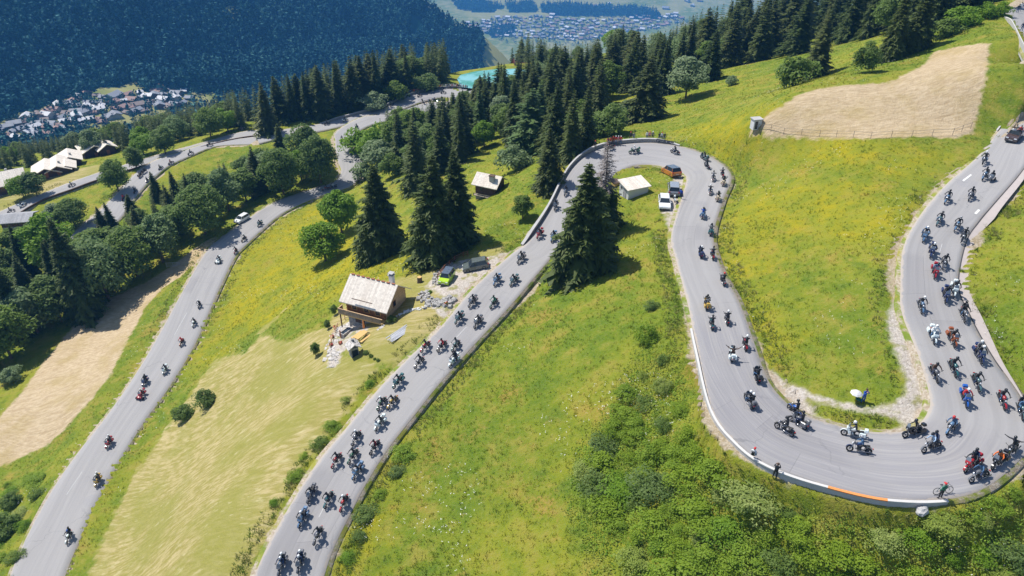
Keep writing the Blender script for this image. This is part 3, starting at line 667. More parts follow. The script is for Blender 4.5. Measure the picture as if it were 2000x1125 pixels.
def trunk_mesh(name, h=.5, r0=.018, limbs=5, seed=1, lean=0.0):
    r = np.random.default_rng(seed); m = MB()
    m.tube([(0, 0, -.03), (lean*.2, 0, h*.3), (lean*.5+.004, .003, h*.65), (lean, 0, h)], [r0*1.25, r0, r0*.7, r0*.3], 7)
    for i in range(limbs):
        a = r.uniform(0, 6.28); z = h*r.uniform(.35, .85); l = r.uniform(.10, .22)
        m.tube([(0, 0, z), (math.cos(a)*l*.5, math.sin(a)*l*.5, z+l*.4), (math.cos(a)*l, math.sin(a)*l, z+l*.9)], [r0*.45, r0*.3, r0*.12], 5)
    return m.mesh(name, [M_bark])
SPR = [spruce_mesh('spruce crown', i, (M_spruce, M_spruce, M_spruce2)[i % 3], wr=.18+.025*(i % 3), whorls=26+3*i, nb=9+i % 4) for i in range(6)]
SPR_BIG = [spruce_mesh('broad spruce crown', 20+i, M_spruce, wr=.30, whorls=40, nb=15, twig=18) for i in range(2)]
SPR_Y = [spruce_mesh('young spruce crown', 30, M_lightspruce, wr=.22, whorls=26)]
SPR_DEAD = [spruce_mesh('half dead spruce crown', 33, M_spruce, wr=.24, whorls=34, nb=12, dead=.48)]
LEAF = [leafy_mesh('ash crown', 40, M_leafA), leafy_mesh('ash crown', 41, M_leafA, wx=.42, blobs=56), leafy_mesh('ash crown', 42, M_leafA, wx=.30, shape='tall')]
LEAF_B = [leafy_mesh('bright crown', 43, M_leafB, wx=.32, shape='tall', blobs=50), leafy_mesh('bright crown', 44, M_leafB, wx=.38, blobs=44)]
LEAF_C = [leafy_mesh('whitebeam crown', 45, M_leafC, wx=.36), leafy_mesh('whitebeam crown', 46, M_leafC, wx=.46, blobs=54, shape='bush', z0=.05)]
BUSH = [leafy_mesh('bush foliage', 50+i, m_, wx=.75, z0=.0, blobs=26, leaves=90, ls=.065, shape='bush', squash=.8) for i, m_ in enumerate((M_leafA, M_leafB, M_leafC, M_leafA))]
BUSH += [leafy_mesh('tall bush foliage', 56, M_leafA, wx=.5, z0=.02, blobs=34, leaves=100, ls=.045, shape='bush')]
SCRUB = [leafy_mesh('scrub foliage', 60+i, m_, wx=.8, z0=.0, blobs=30, leaves=80, ls=.055, shape='bush', squash=.8, spread=1.25) for i, m_ in enumerate((M_thick, M_leafA, M_thick2, M_thick, M_leafB, M_thick))]
TR_S = trunk_mesh('spruce trunk', .92, .014, 0); TR_L = trunk_mesh('leafy trunk', .62, .020, 7, 3)
SPN = 0
def top_h(p, tipy):
    u = (562.5-tipy)/FOC; return p[1]*(u*CP-SP)/(CP+u*SP)-p[2]
def plant(kind, name, cat, p, h, cm, tm, label, group=None, rz=None, wide=1.0, parts=True, tilt=0.0):
    rz = random.uniform(0, 6.28) if rz is None else rz
    if parts:
        o = empty(name, (p[0], p[1], p[2]-.1), rz, label, cat, group)
        if tilt: o.rotation_euler = (tilt, tilt*.5, rz)
        for nm, me in (('trunk', tm), ('crown', cm)):
            if me is None: continue
            c = link(nm, me, o); c.scale = (h*wide, h*wide, h) if nm == 'crown' else (h, h, h)
    else:
        o = link(name, cm); o.location = (p[0], p[1], p[2]-.1); o.rotation_euler = (0, 0, rz); o.scale = (h*wide, h*wide, h); tag(o, label, cat, group)
    return o
# ---- trees one can point at: base x, base y, tip y, wide, label
near_spruces = [
 (1143,530,316,'b',.97,'tallest broad dark spruce, standing alone in front of the upper hairpin'),
 (1180,452,268,'d',1.0,'spruce with a bare grey dead top beside the tallest spruce'),
 (852,506,300,'b',.84,'broad spruce on the left of the dense pair above the car park'),
 (890,478,290,'b',.80,'broad spruce on the right of the dense pair above the car park'),
 (740,500,320,'b',.92,'single dark spruce beside two round leafy trees in the meadow'),
 (1072,368,248,'n',1.2,'spruce just outside the grey wall of the upper hairpin'),
 (812,374,226,'n',1.25,'spruce at the lower edge of the wood above the single spruce'),
 (1170,206,112,'n',1.25,'spruce left of the gap of dry meadow behind the upper hairpin'),
 (1266,235,105,'n',1.45,'tall spruce with wide skirt at the meadow edge above the upper hairpin'),
 (1297,185,78,'n',1.1,'spruce behind the wide-skirted spruce at the meadow edge'),
 (1392,157,57,'n',1.35,'spruce right of the round whitebeam on the upper meadow'),
 (1604,152,28,'n',1.3,'spruce rising out of the round bush above the brown field'),
 (1800,100,-40,'b',.8,'rightmost giant spruce of the dark group above the brown field'),
 (1752,118,-30,'b',.7,'leftmost giant spruce of the dark group above the brown field'),
 (1722,120,74,'y',1.3,'small spruce at the foot of the giant spruces'),
 (342,404,333,'n',1.2,'spruce with the sharpest tip above the round ash wood on the left'),
 (302,390,334,'n',1.2,'small spruce near the left road beside the sharp tipped spruce'),
 (256,428,378,'n',1.35,'small spruce hiding the bend of the left road'),
 (213,447,394,'n',1.35,'right one of two small spruces beside the stub of concrete wall'),
 (196,447,402,'n',1.35,'left one of two small spruces beside the stub of concrete wall'),
 (500,378,284,'n',1.0,'slim spruce behind the ash wood left of the narrow bend'),
 (549,318,240,'n',1.3,'spruce at the road fork between two leafy trees'),
 (142,618,424,'b',.66,'tallest dark spruce of the lower left wood'),
 (108,582,470,'b',.62,'dark spruce left of the tallest one in the lower left wood'),
 (44,540,438,'b',.62,'dark spruce near the left edge of the photo below the road'),
 (20,650,500,'b',.62,'dark spruce at the left edge of the photo above the grass bank'),
 (519,262,158,'n',1.0,'spruce standing on the verge at the left end of the far spruce row'),
]
near_leafy = [
 (663,456,366,LEAF_B[0],1.0,'upright bright green leafy tree in the meadow left of the single spruce'),
 (631,510,430,LEAF_B[1],1.15,'smaller bright green leafy tree in front of the upright one in the meadow'),
 (1343,192,108,LEAF_C[0],1.2,'round silvery green tree standing alone on the upper meadow'),
 (1021,424,376,LEAF[2],1.1,'small round tree on the bank below the cabin'),
 (407,268,210,LEAF[1],1.0,'round ash beside the far road, left one of a pair'),
 (441,256,208,LEAF_B[1],1.0,'lighter leafy tree beside the far road, right one of a pair'),
 (224,374,312,LEAF[1],.9,'big round ash between the two roads on the left'),
 (262,328,284,LEAF[0],.9,'ash behind the big round ash between the two roads'),
 (318,302,246,LEAF[0],1.1,'leafy tree at the verge beyond the far left road'),
 (276,302,256,LEAF_B[1],1.1,'pale leafy tree beyond the far left road'),
 (40,387,340,LEAF_B[1],1.1,'left one of two loose leafy trees by the farm roof'),
 (66,384,334,LEAF[0],1.1,'right one of two loose leafy trees by the farm roof'),
 (622,358,264,LEAF[1],.8,'round dark leafy tree casting shade on the narrow road bend'),
 (598,336,242,LEAF[1],.8,'leafy tree behind the one at the narrow road bend'),
 (548,380,290,LEAF[1],.85,'large leafy tree at the left verge before the narrow bend'),
 (440,412,326,LEAF_C[0],.95,'pale round tree behind the white car on the left road'),
 (392,458,362,LEAF[1],1.0,'large round ash left of the white car'),
 (308,512,418,LEAF_C[0],1.0,'pale grey green tree above the end of the dry field'),
 (258,540,445,LEAF[1],1.0,'dark round tree above the tip of the dry field'),
 (196,585,462,LEAF_C[1],.85,'big silvery tree beside the dry field in the left wood'),
 (98,530,412,LEAF_B[0],1.0,'brightest yellow green tree in the left wood'),
 (108,628,540,LEAF[0],1.1,'tree at the foot of the tallest dark spruce'),
 (60,650,560,LEAF_C[0],1.0,'silvery tree low in the left wood'),
 (5,700,600,LEAF[1],1.0,'round grey green tree at the left edge of the photo'),
 (140,442,388,LEAF[1],1.1,'large round tree in front of the second left road'),
 (108,452,398,LEAF_C[0],1.1,'pale round tree below the road at the far left'),
]
bushes_ = [
 (1000,336,284,BUSH[2],.9,'pale grey green bush above the log cabin'),(742,318,272,BUSH[2],1.0,'grey green bush at the inside of the narrow bend'),(712,350,318,BUSH[2],1.0,'low grey bush at the road edge by the narrow bend'),
 (765,345,300,BUSH[4],1.0,'bush at the foot of the wood by the narrow bend'),(1198,262,203,BUSH[4],1.1,'wide leafy bush behind the red dressed onlookers'),(1160,268,215,BUSH[0],1.0,'leafy bush left of the wide bush behind the hairpin'),
 (1555,168,104,BUSH[0],.85,'large round bush left of the spruce above the brown field'),(1692,142,80,BUSH[4],.8,'leaning dark green bush between brown field and spruces'),(1430,166,146,BUSH[2],.8,'small grey bush alone on the upper meadow'),
 (728,212,178,BUSH[2],1.1,'round bush on the far verge'),(772,198,158,BUSH[4],1.1,'bush beside the wall of onlookers'),(834,176,142,BUSH[0],1.0,'bush behind the wall of onlookers'),(1885,52,8,BUSH[1],1.0,'bright bush at the top right below the upper road'),
 (1925,35,2,BUSH[1],1.0,'bright bush nearest the top right corner'),(1850,70,30,BUSH[0],1.0,'dark bush right of the giant spruces'),(1000,182,145,BUSH[2],.9,'pale shrub on the bank of the pond'),(938,178,150,BUSH[4],.9,'dark shrub between road and pond'),
 (1272,602,588,SCRUB[1],1.0,'small dark bush in the steep meadow, upper one of two'),(1262,664,636,SCRUB[0],.8,'dark bush in the steep meadow, lower one of two'),(700,300,250,BUSH[1],1.0,'bright bush beside the upper road bend'),(735,300,240,BUSH[1],.9,'light green bush at the left tip of the wood'),
 (400,790,762,BUSH[0],.8,'dark bush in the hollow between the two roads'),(360,815,792,BUSH[0],.9,'low dark bush left of the one in the hollow'),(22,745,718,BUSH[2],.9,'pale bush on the bank left of the dry field'),(22,985,965,BUSH[0],.9,'dark bush at the left edge beside the road'),(8,1040,1010,BUSH[0],.9,'dark bush at the lower left edge'),
 (1960,30,0,BUSH[1],.8,'low bush right beside the upper road end'),(1225,230,195,BUSH[2],1.0,'pale bush at the skirt of the tall meadow spruce'),
]
sp_xy = []; OCC = []
def drop(lst):
    a = np.array([(q[0]+.38*(q[1]-q[2])/(2718-q[2])*(1000-q[0]), q[1]) for q in lst], float); return cast(a[:, 0], a[:, 1])
for q, p in zip(near_spruces, drop(near_spruces)):
    me = {'b': SPR_BIG, 'd': SPR_DEAD, 'n': SPR, 'y': SPR_Y}[q[3]]; h = top_h(p, q[2])
    plant('s', 'spruce_tree', 'spruce', p, h, me[SPN % len(me)], TR_S, q[5], wide=q[4]); SPN += 1; OCC.append((p[0], p[1], h*.18))
for q, p in zip(near_leafy, drop(near_leafy)):
    h = top_h(p, q[2]); plant('l', 'leafy_tree', 'tree', p, h, q[3], TR_L, q[5], wide=q[4]); OCC.append((p[0], p[1], h*.3))
for q, p in zip(bushes_, drop(bushes_)):
    h = top_h(p, q[2]); plant('b', 'bush', 'bush', p, max(h, .6), q[3], None, q[5], wide=q[4]); OCC.append((p[0], p[1], h*.4))
def scatter(polys, spacing, n_try=6000, avoid=3.0, r=None):
    r = r or rng; out = []
    P = np.array(polys[1:], float) if polys[0] == 'world' else px_poly(polys); lo = P.min(0); hi = P.max(0)
    c = r.uniform(lo, hi, (n_try, 2)); c = c[pt_poly(c, P) < 0]; e = road_dist(c)[0]; c = c[e > avoid]
    for q in c:
        if all((q[0]-o[0])**2+(q[1]-o[1])**2 > (spacing*.5+o[2]*.6)**2 for o in OCC) and all((q[0]-o[0])**2+(q[1]-o[1])**2 > spacing**2 for o in out): out.append(tuple(q))
    out = np.array(out) if out else np.zeros((0, 2))
    return np.column_stack([out, H(out)]) if len(out) else np.zeros((0, 3))

CAND = []; CANDL = []
def wood_of(poly, spacing, pmix, hs, hl, lab_s, lab_l, grp, parts, avoid=3.0, young=0.0, lim=None):
    lim = np.array(lim, float) if lim else None
    for p in scatter(poly, spacing, avoid=avoid):
        isS = random.random() < pmix; h = random.uniform(*(hs if isS else hl))
        if lim is not None:
            f = p[1]*CP-p[2]*SP; px = 1000+FOC*p[0]/f
            h = min(h, top_h(p, np.interp(px, lim[:, 0], lim[:, 1])+random.uniform(0, 10)))
            if h < 4.0: continue
        if isS:
            CAND.append((p, h, lab_s, grp, parts, young)); OCC.append((p[0], p[1], 1.5))
        else:
            CANDL.append((p, h, lab_l, grp.replace('spruces', 'leafy trees'), parts))
            OCC.append((p[0], p[1], 1.5))
wood_of([(455,262),(530,250),(640,232),(700,212),(790,180),(870,160),(885,140),(1040,126),(1060,118),(1000,104),(900,112),(800,150),(700,180),(600,205),(500,232),(440,245)], 3.9, .95, (14, 21), (9, 12),
        'dark spruce in the unbroken row behind the far road and pond', 'leafy tree among the spruces behind the far road', 'spruces behind the far road', False,
        lim=[(430,185),(530,150),(620,125),(700,100),(800,80),(900,68),(1000,55),(1100,75)])
wood_of([(1045,128),(1060,200),(1130,215),(1180,205),(1230,185),(1310,180),(1330,150),(1430,130),(1430,60),(1300,70),(1200,92),(1060,115)], 6.2, .9, (13, 19), (8, 11),
        'dark spruce in the wood between the pond and the upper meadow', 'leafy tree in the wood between pond and upper meadow', 'spruces between pond and meadow', False,
        lim=[(1000,60),(1100,85),(1150,78),(1210,45),(1260,62),(1300,52),(1350,20),(1430,-10)])
wood_of([(1430,130),(1500,114),(1620,96),(1700,74),(1760,98),(1870,50),(1950,-5),(1900,-60),(1600,0),(1430,55)], 6.4, .95, (14, 20), (8, 10),
        'dark spruce in the wood above the upper meadow and brown field', 'leafy tree in the wood above the brown field', 'spruces above the brown field', False)
wood_of([(765,250),(830,225),(1010,195),(1060,200),(1140,222),(1172,250),(1165,285),(1110,320),(1050,300),(990,285),(940,300),(900,330),(840,340),(770,330),(745,290)], 5.2, .74, (13, 18), (7, 10),
        'dark spruce in the wood inside the bend below the far road', 'leafy tree in the wood below the far road', 'spruces below the far road', True, young=.12,
        lim=[(740,235),(760,205),(800,205),(850,192),(880,180),(920,170),(960,120),(1000,115),(1050,100),(1150,110)])
wood_of([(0,500),(60,450),(120,440),(170,470),(215,460),(250,440),(310,405),(360,395),(430,360),(500,320),(560,305),(635,285),(640,320),(585,360),(505,392),(440,425),(390,450),(300,488),(245,522),(160,566),(100,606),(45,660),(-5,720),(-40,750),(-60,520)], 5.0, .46, (11, 17), (8, 12),
        'dark spruce in the mixed wood between the left roads', 'round leafy tree in the mixed wood between the left roads', 'spruces between the left roads', True, avoid=4.5,
        lim=[(-40,430),(60,440),(100,415),(180,435),(215,435),(255,425),(290,390),(330,362),(400,325),(500,292),(560,282),(650,275)])
wood_of([(-40,325),(50,322),(75,300),(110,302),(150,298),(230,272),(300,280),(380,262),(450,240),(445,228),(300,250),(150,268),(-40,300)], 4.0, .82, (11, 16), (8, 12),
        'dark spruce on the crest beyond the farm roofs', 'leafy tree on the crest beyond the farm roofs', 'spruces beyond the farms', False,
        lim=[(-40,300),(60,270),(150,255),(250,228),(330,210),(400,195),(450,180)])
wood_of(['world', (-300, 200), (-250, 206), (-190, 214), (-150, 226), (-110, 232), (-95, 238), (-95, 262), (-150, 262), (-200, 258), (-310, 245)], 4.0, .86, (11, 16), (8, 12),
        'dark spruce on the crest between the farms and the hamlet', 'leafy tree on the crest between farms and hamlet', 'spruces on the crest above the hamlet', False, avoid=5,
        lim=[(-40,292),(60,268),(150,256),(250,228),(330,210),(400,195),(470,170)])
# the 240 spruces that show largest stand as things; the rest read as one mass
def px_h(c): p, h = c[0], c[1]; return h*FOC/(p[1]*CP-p[2]*SP)
CAND.sort(key=lambda c: -px_h(c)+ (0 if c[4] else 12))
KEEP = CAND[:266]; REST = CAND[266:]
for p, h, lab, grp, parts, young in KEEP:
    me = SPR if random.random() > young else SPR_Y
    plant('s', 'spruce_tree', 'spruce', p, h, me[random.randrange(len(me))], TR_S, lab, grp, wide=random.choice([.8, 1.0, 1.15, 1.3, 1.5])*random.uniform(.92, 1.08), parts=parts); SPN += 1
CANDL.sort(key=lambda c: -px_h(c)+(0 if c[4] else 12))
for p, h, lab, grp, parts in CANDL[:260]:
    me = random.choice(LEAF+LEAF+LEAF_C+LEAF_B[:1]); plant('l', 'leafy_tree', 'tree', p, h, me, TR_L, lab, grp, wide=random.uniform(.95, 1.25), parts=parts)
if CANDL[260:]:
    lo = [leafy_mesh('low', 80+i, M_leafA, blobs=20, leaves=24, ls=.06) for i in range(3)]; base = [np.array([v.co[:] for v in m_.vertices]) for m_ in lo]; Vs = []
    for i, c_ in enumerate(CANDL[260:]):
        b = base[i % 3]; a = random.uniform(0, 6.28); ca, sa = math.cos(a), math.sin(a); Vs.append(np.column_stack([b[:, 0]*ca-b[:, 1]*sa, b[:, 0]*sa+b[:, 1]*ca, b[:, 2]])*c_[1]+c_[0])
    Vs = np.concatenate(Vs); o = link('leafy_wood', mesh_np('leafy wood', Vs, np.arange(len(Vs)).reshape(-1, 4), [M_leafA])); tag(o, 'far leafy crowns filling the crest behind the front trees', 'forest', kind='stuff')
    for m_ in lo: bpy.data.meshes.remove(m_)
if REST:
    lo = [spruce_mesh('low', 70+i, M_spruce, wr=.20, whorls=20, nb=6, twig=6) for i in range(3)]
    base = [np.array([v.co[:] for v in m_.vertices]) for m_ in lo]
    Vs = []
    for i, (p, h, *_) in enumerate(REST):
        b = base[i % 3]; a = random.uniform(0, 6.28); ca, sa = math.cos(a), math.sin(a)
        Vs.append(np.column_stack([b[:, 0]*ca-b[:, 1]*sa, b[:, 0]*sa+b[:, 1]*ca, b[:, 2]])*h+p)
    Vs = np.concatenate(Vs); o = link('spruce_forest', mesh_np('spruce forest', Vs, np.arange(len(Vs)).reshape(-1, 3), [M_spruce]))
    tag(o, 'dense mass of dark spruces filling the crest behind the front rows', 'forest', kind='stuff')
    for m_ in lo: bpy.data.meshes.remove(m_)
# ---- scrub of the steep bank below the lower hairpin
k = 0
for poly, sp, n, hr, lab in (([(1260,700),(1300,690),(1330,760),(1350,840),(1330,900),(1280,860),(1220,830),(1210,780)], 2.2, 600, (.7, 1.4), 'green bush in the thicket halfway up the steep meadow'),
      ([(1150,900),(1200,830),(1300,870),(1420,880),(1480,960),(1540,1000),(1620,1040),(1700,1060),(1700,1160),(1250,1160),(1200,1040),(1140,960)], 1.75, 2600, (.7, 1.6), 'green bush in the dense thicket below the white wall'),
      ([(1700,1050),(1800,1040),(1880,1020),(1960,1060),(2040,1100),(2000,1160),(1700,1160)], 1.8, 900, (.7, 1.3), 'green bush in the scrub below the end of the white wall'),
      ([(1380,845),(1440,905),(1500,945),(1580,980),(1600,1000),(1500,980),(1420,920),(1370,870)], 2.0, 400, (.45, .9), 'small bush growing against the foot of the white wall'),
      ([(1850,1010),(1930,985),(2010,930),(2040,960),(1960,1030),(1870,1040)], 2.1, 300, (.6, 1.1), 'small bush at the outer edge of the lower hairpin'),
      ([(0,950),(60,930),(110,915),(60,1010),(20,1110),(-30,1125)], 3.0, 300, (.6, 1.3), 'small bush on the bank left of the left road'),
      ([(690,760),(740,740),(700,800),(640,860),(590,920),(545,990),(520,1020),(560,930),(620,860)], 2.2, 300, (.5, .9), 'low bush on the verge left of the middle road'),
      ([(700,1010),(740,960),(780,900),(800,870),(760,960),(720,1020),(690,1080),(670,1110)], 2.2, 300, (.5, .9), 'low bush on the verge right of the middle road')):
    for p in scatter(poly, sp, n, avoid=1.4):
        plant('b', 'bush', 'bush', p, random.uniform(*hr), SCRUB[random.randrange(6)], None, lab, 'bushes: '+lab.split(' in ')[-1].split(' on ')[-1], wide=random.uniform(1.0, 1.9), parts=False); k += 1

# single out the countable ones by their order from the left
UN = ['', 'first', 'second', 'third', 'fourth', 'fifth', 'sixth', 'seventh', 'eighth', 'ninth', 'tenth', 'eleventh', 'twelfth', 'thirteenth', 'fourteenth', 'fifteenth', 'sixteenth', 'seventeenth', 'eighteenth', 'nineteenth']
def ordinal(n):
    if n < 20: return UN[n]
    if n >= 100: return 'hundred and '+ordinal(n-100) if n > 100 else 'hundredth'
    t = ['twent', 'thirt', 'fort', 'fift', 'sixt', 'sevent', 'eight', 'ninet'][n//10-2]
    return t+'ieth' if n % 10 == 0 else t+'y-'+UN[n % 10]
def order_left(grps):
    by = {}
    for o in COL.objects:
        if o.parent is None and o.get('group') in grps: by.setdefault((o['group'], o['label']), []).append(o)
    for (g_, l_), L_ in by.items():
        if len(L_) < 2: continue
        L_.sort(key=lambda o: o.location.x/(o.location.y*CP-o.location.z*SP))
        for i, o in enumerate(L_): o['label'] = f'{ordinal(i+1)} from the left: {l_}'
order_left({o.get('group') for o in COL.objects if o.get('group') and o.parent is None and (o['group'].startswith('bushes') or o['group'] in ('spruces below the far road', 'leafy trees below the far road', 'spruces between the left roads', 'leafy trees between the left roads', 'leafy trees between pond and meadow', 'spruces between pond and meadow', 'leafy trees behind the far road'))})
# ---------------------------------------------------------------- grass, weeds and flowers
def meadow_leaf(name, gain, trans=.3, extra=None):
    m, nt, b = new_mat(name); pos = gpos(nt); c = meadow_color(nt, pos) if extra is None else extra(nt, pos)
    c = mixc(nt, 1.0, c, (gain, gain, gain*.9), 'MULTIPLY')
    nt.links.new(c, b.inputs['Base Color']); b.inputs['Roughness'].default_value = .7; b.inputs['Specular IOR Level'].default_value = .15
    tr = nd(nt, 'ShaderNodeBsdfTranslucent'); nt.links.new(c, tr.inputs[0]); mx = nd(nt, 'ShaderNodeMixShader'); mx.inputs[0].default_value = trans
    o = [n for n in nt.nodes if n.type == 'OUTPUT_MATERIAL'][0]
    nt.links.new(b.outputs[0], mx.inputs[1]); nt.links.new(tr.outputs[0], mx.inputs[2]); nt.links.new(mx.outputs[0], o.inputs[0]); return m
M_grass = meadow_leaf('meadow grass', 1.15, .4)
cell = np.abs(np.gradient(XX, axis=1)*np.gradient(VV, axis=0)).ravel()
vis_x = XY[:, 0]/(XY[:, 1]+22)
base_ok = (ei > .55) & (sdf['hay'] > .2) & (sdf['mown'] > .3) & (sdf['gravel'] > .4) & (np.abs(vis_x) < 1.2) & (XY[:, 1] < 235)
dist = np.sqrt(XY[:, 0]**2+XY[:, 1]**2+ZZ**2)
def grow(dens, hmin, hmax, wid, blades, seed, lean=.55):
    r = np.random.default_rng(seed); n = r.poisson(np.clip(dens*cell, 0, 50)); idx = np.repeat(np.arange(len(XY)), n); m = len(idx)
    gxs = np.abs(np.gradient(XX, axis=1)).ravel()[idx]; gys = np.abs(np.gradient(VV, axis=0)).ravel()[idx]
    P = np.column_stack([XY[idx, 0]+r.uniform(-.5, .5, m)*gxs, XY[idx, 1]+r.uniform(-.5, .5, m)*gys])
    # height by interpolating the sheet
    fi = np.interp(P[:, 1], vv, np.arange(NV)); fj = np.interp(P[:, 0]/(P[:, 1]+22), uu, np.arange(NU))
    i0 = np.clip(fi.astype(int), 0, NV-2); j0 = np.clip(fj.astype(int), 0, NU-2); a = fi-i0; b = fj-j0; Zg = ZZ.reshape(NV, NU)
    z = (Zg[i0, j0]*(1-b)+Zg[i0, j0+1]*b)*(1-a)+(Zg[i0+1, j0]*(1-b)+Zg[i0+1, j0+1]*b)*a
    P = np.column_stack([P, z-.02]); hh = r.uniform(hmin, hmax, m)*(1+.6*hash_noise(P[:, 0], P[:, 1], 3.1))
    T = []
    for k in range(blades):
        an = r.uniform(0, 6.28, m); le = r.uniform(.1, lean*1.6, m)*hh; d = np.column_stack([np.cos(an), np.sin(an), np.zeros(m)]); sd = np.column_stack([-np.sin(an), np.cos(an), np.zeros(m)])
        o = P+d*r.uniform(0, .12, (m, 1))+sd*r.uniform(-.12, .12, (m, 1)); w = wid*r.uniform(.6, 1.4, (m, 1))
        T.append(np.stack([o-sd*w, o+sd*w, o+d*le[:, None]+np.array([0, 0, 1])*hh[:, None]*r.uniform(.6, 1.1, (m, 1))], 1))
    T = np.concatenate(T).reshape(-1, 3); return T, P
n1 = hash_noise(XY[:, 0], XY[:, 1], 6.0)+.5; n2 = hash_noise(XY[:, 0]+50, XY[:, 1], 1.7)+.5
den = np.where(base_ok, np.clip(5.0*(80/dist)**1.3, .5, 6)*(.35+.9*n1*n2*2), 0)
T, _ = grow(den, .12, .32, .030, 6, 3)
o = link('meadow_grass', mesh_np('meadow grass', T, np.arange(len(T)).reshape(-1, 3), [M_grass])); tag(o, 'long summer grass covering the steep meadows', 'grass', kind='stuff')
verge_ok = (ei > .45) & (ei < 2.6) & (sdf['gravel'] > .3) & (XY[:, 1] < 200) & (n1*.6+n2*.5 > .38)
T, _ = grow(np.where(verge_ok, np.clip(9*(80/dist), 1, 10)*sm(ei, .4, .9), 0), .18, .42, .045, 6, 4, .7)
M_weed = meadow_leaf('verge weeds', 1.0, .35, lambda nt, pos: mixc(nt, ramp(nt, noise(nt, pos, .9, 4, .6), .4, .6), (0.14, 0.22, 0.03), (0.32, 0.31, 0.11)))
o = link('verge_weeds', mesh_np('verge weeds', T, np.arange(len(T)).reshape(-1, 3), [M_weed])); tag(o, 'taller weeds and grass lining the asphalt edges', 'weeds', kind='stuff')
# the rank undergrowth of the thicket
th = np.full(len(XY), 50.0)
for poly in ([(1130,880),(1200,800),(1250,690),(1310,680),(1345,760),(1370,860),(1420,905),(1500,960),(1620,1000),(1750,1030),(1850,1010),(1960,950),(2100,900),(2100,1180),(1180,1180),(1120,1000)],):
    P = px_poly(poly); th = np.minimum(th, pt_poly(XY, P))
n3 = hash_noise(XY[:, 0], XY[:, 1], 2.6)+.5; n4 = hash_noise(XY[:, 0]+9, XY[:, 1], .9)+.5; n5 = hash_noise(XY[:, 0], XY[:, 1]+7, 9)+.5
mask = (th < 1) & (ei > .9)
hmap = np.where(mask, np.clip((n3*.75+n4*.55+n5*.45)-.58, 0, 1)*1.7*sm(-th, -1, 3), 0)
r = np.random.default_rng(8); n = r.poisson(np.clip(np.where(hmap > .05, 60, 26)*mask*cell, 0, 60)); idx = np.repeat(np.arange(len(XY)), n); m = len(idx)
P = np.column_stack([XY[idx, 0]+r.uniform(-.2, .2, m), XY[idx, 1]+r.uniform(-.2, .2, m), ZZ[idx]+hmap[idx]*r.uniform(.5, 1.1, m)+.03])
nn = r.normal(0, .6, (m, 3))+np.array([0, 0, .8]); nn /= np.linalg.norm(nn, axis=1)[:, None]; a = np.cross(nn, r.normal(size=(m, 3))); a /= np.linalg.norm(a, axis=1)[:, None]; b = np.cross(nn, a)
s_ = r.uniform(.05, .13, (m, 1)); T = np.stack([P-a*s_, P+b*s_*.6, P+a*s_, P-b*s_*.6], 1).reshape(-1, 3)
M_und = meadow_leaf('undergrowth', 1.2, .45, lambda nt, pos: mixc(nt, ramp(nt, noise(nt, pos, .45, 5, .65), .40, .70), mixc(nt, ramp(nt, noise(nt, pos, 2.2, 4, .6), .4, .6), (0.12, 0.23, 0.03), (0.24, 0.34, 0.045)), (0.33, 0.34, 0.08)))
o = link('undergrowth', mesh_np('undergrowth', T, np.arange(len(T)).reshape(-1, 4), [M_und])); tag(o, 'rank nettles and brambles between the bushes of the thicket', 'undergrowth', kind='stuff')
# blossom
M_fl = plain("white blossom", (0.75, 0.74, 0.68), .8); n6 = hash_noise(XY[:, 0], XY[:, 1]+31, 5.0)+.5
fd = np.where(base_ok & (sm(n6, .62, .8) > 0), 1.6*sm(n6, .6, .85)*np.clip(60/dist, .3, 1), 0)+np.where((th < 2) & (ei > 1), .8*sm(n6, .5, .8)*1.6, 0)
T, P = grow(fd, .2, .4, .03, 1, 12); m = len(P); zz = P[:, 2]+.02+r.uniform(.18, .45, m)+np.where(th[np.zeros(m, int)] < 0, 0, 0)
C_ = np.column_stack([P[:, 0], P[:, 1], zz]); Q = []
for k in range(3):
    c_ = C_+r.normal(0, .07, (m, 3)); s_ = r.uniform(.018, .05, (m, 1)); an = r.uniform(0, 6.28, m); a = np.column_stack([np.cos(an), np.sin(an), r.uniform(-.3, .3, m)]); b = np.column_stack([-np.sin(an), np.cos(an), r.uniform(-.3, .3, m)])
    Q.append(np.stack([c_-a*s_, c_+b*s_, c_+a*s_, c_-b*s_], 1))
Q = np.concatenate(Q).reshape(-1, 3)
o = link('wild_flowers', mesh_np('wild flowers', Q, np.arange(len(Q)).reshape(-1, 4), [M_fl])); tag(o, 'scattered white wild flowers in the meadows', 'flowers', kind='stuff')
print('tris', sum(len(o_.data.polygons) for o_ in bpy.data.objects if o_.type == 'MESH' and o_.get('kind') == 'stuff'))
# ---------------------------------------------------------------- walls, buildings, garden
def planks(name, c0, c1, axis=0, pitch=.15, rough=.85):
    m, nt, b = new_mat(name); tc = nd(nt, 'ShaderNodeTexCoord').outputs['Object']
    sp = nd(nt, 'ShaderNodeSeparateXYZ'); nt.links.new(tc, sp.inputs[0])
    v = math_(nt, 'MULTIPLY', sp.outputs[axis], 1/pitch); fl = math_(nt, 'FLOOR', v); fr_ = math_(nt, 'FRACT', v)
    wn_ = nd(nt, 'ShaderNodeTexWhiteNoise', noise_dimensions='1D'); nt.links.new(fl, wn_.inputs['W'])
    c = mixc(nt, wn_.outputs['Value'], c0, c1); c = mixc(nt, ramp(nt, noise(nt, tc, 2.5, 5, .65), .35, .7, 0, .5), c, tuple(x*.6 for x in c0))
    c = mixc(nt, ramp(nt, fr_, .1, .0, 0, .75), c, tuple(x*.3 for x in c0)); nt.links.new(c, b.inputs['Base Color']); b.inputs['Roughness'].default_value = rough
    bump(nt, b, ramp(nt, fr_, .12, .0, 1, 0), .02, .7); return m
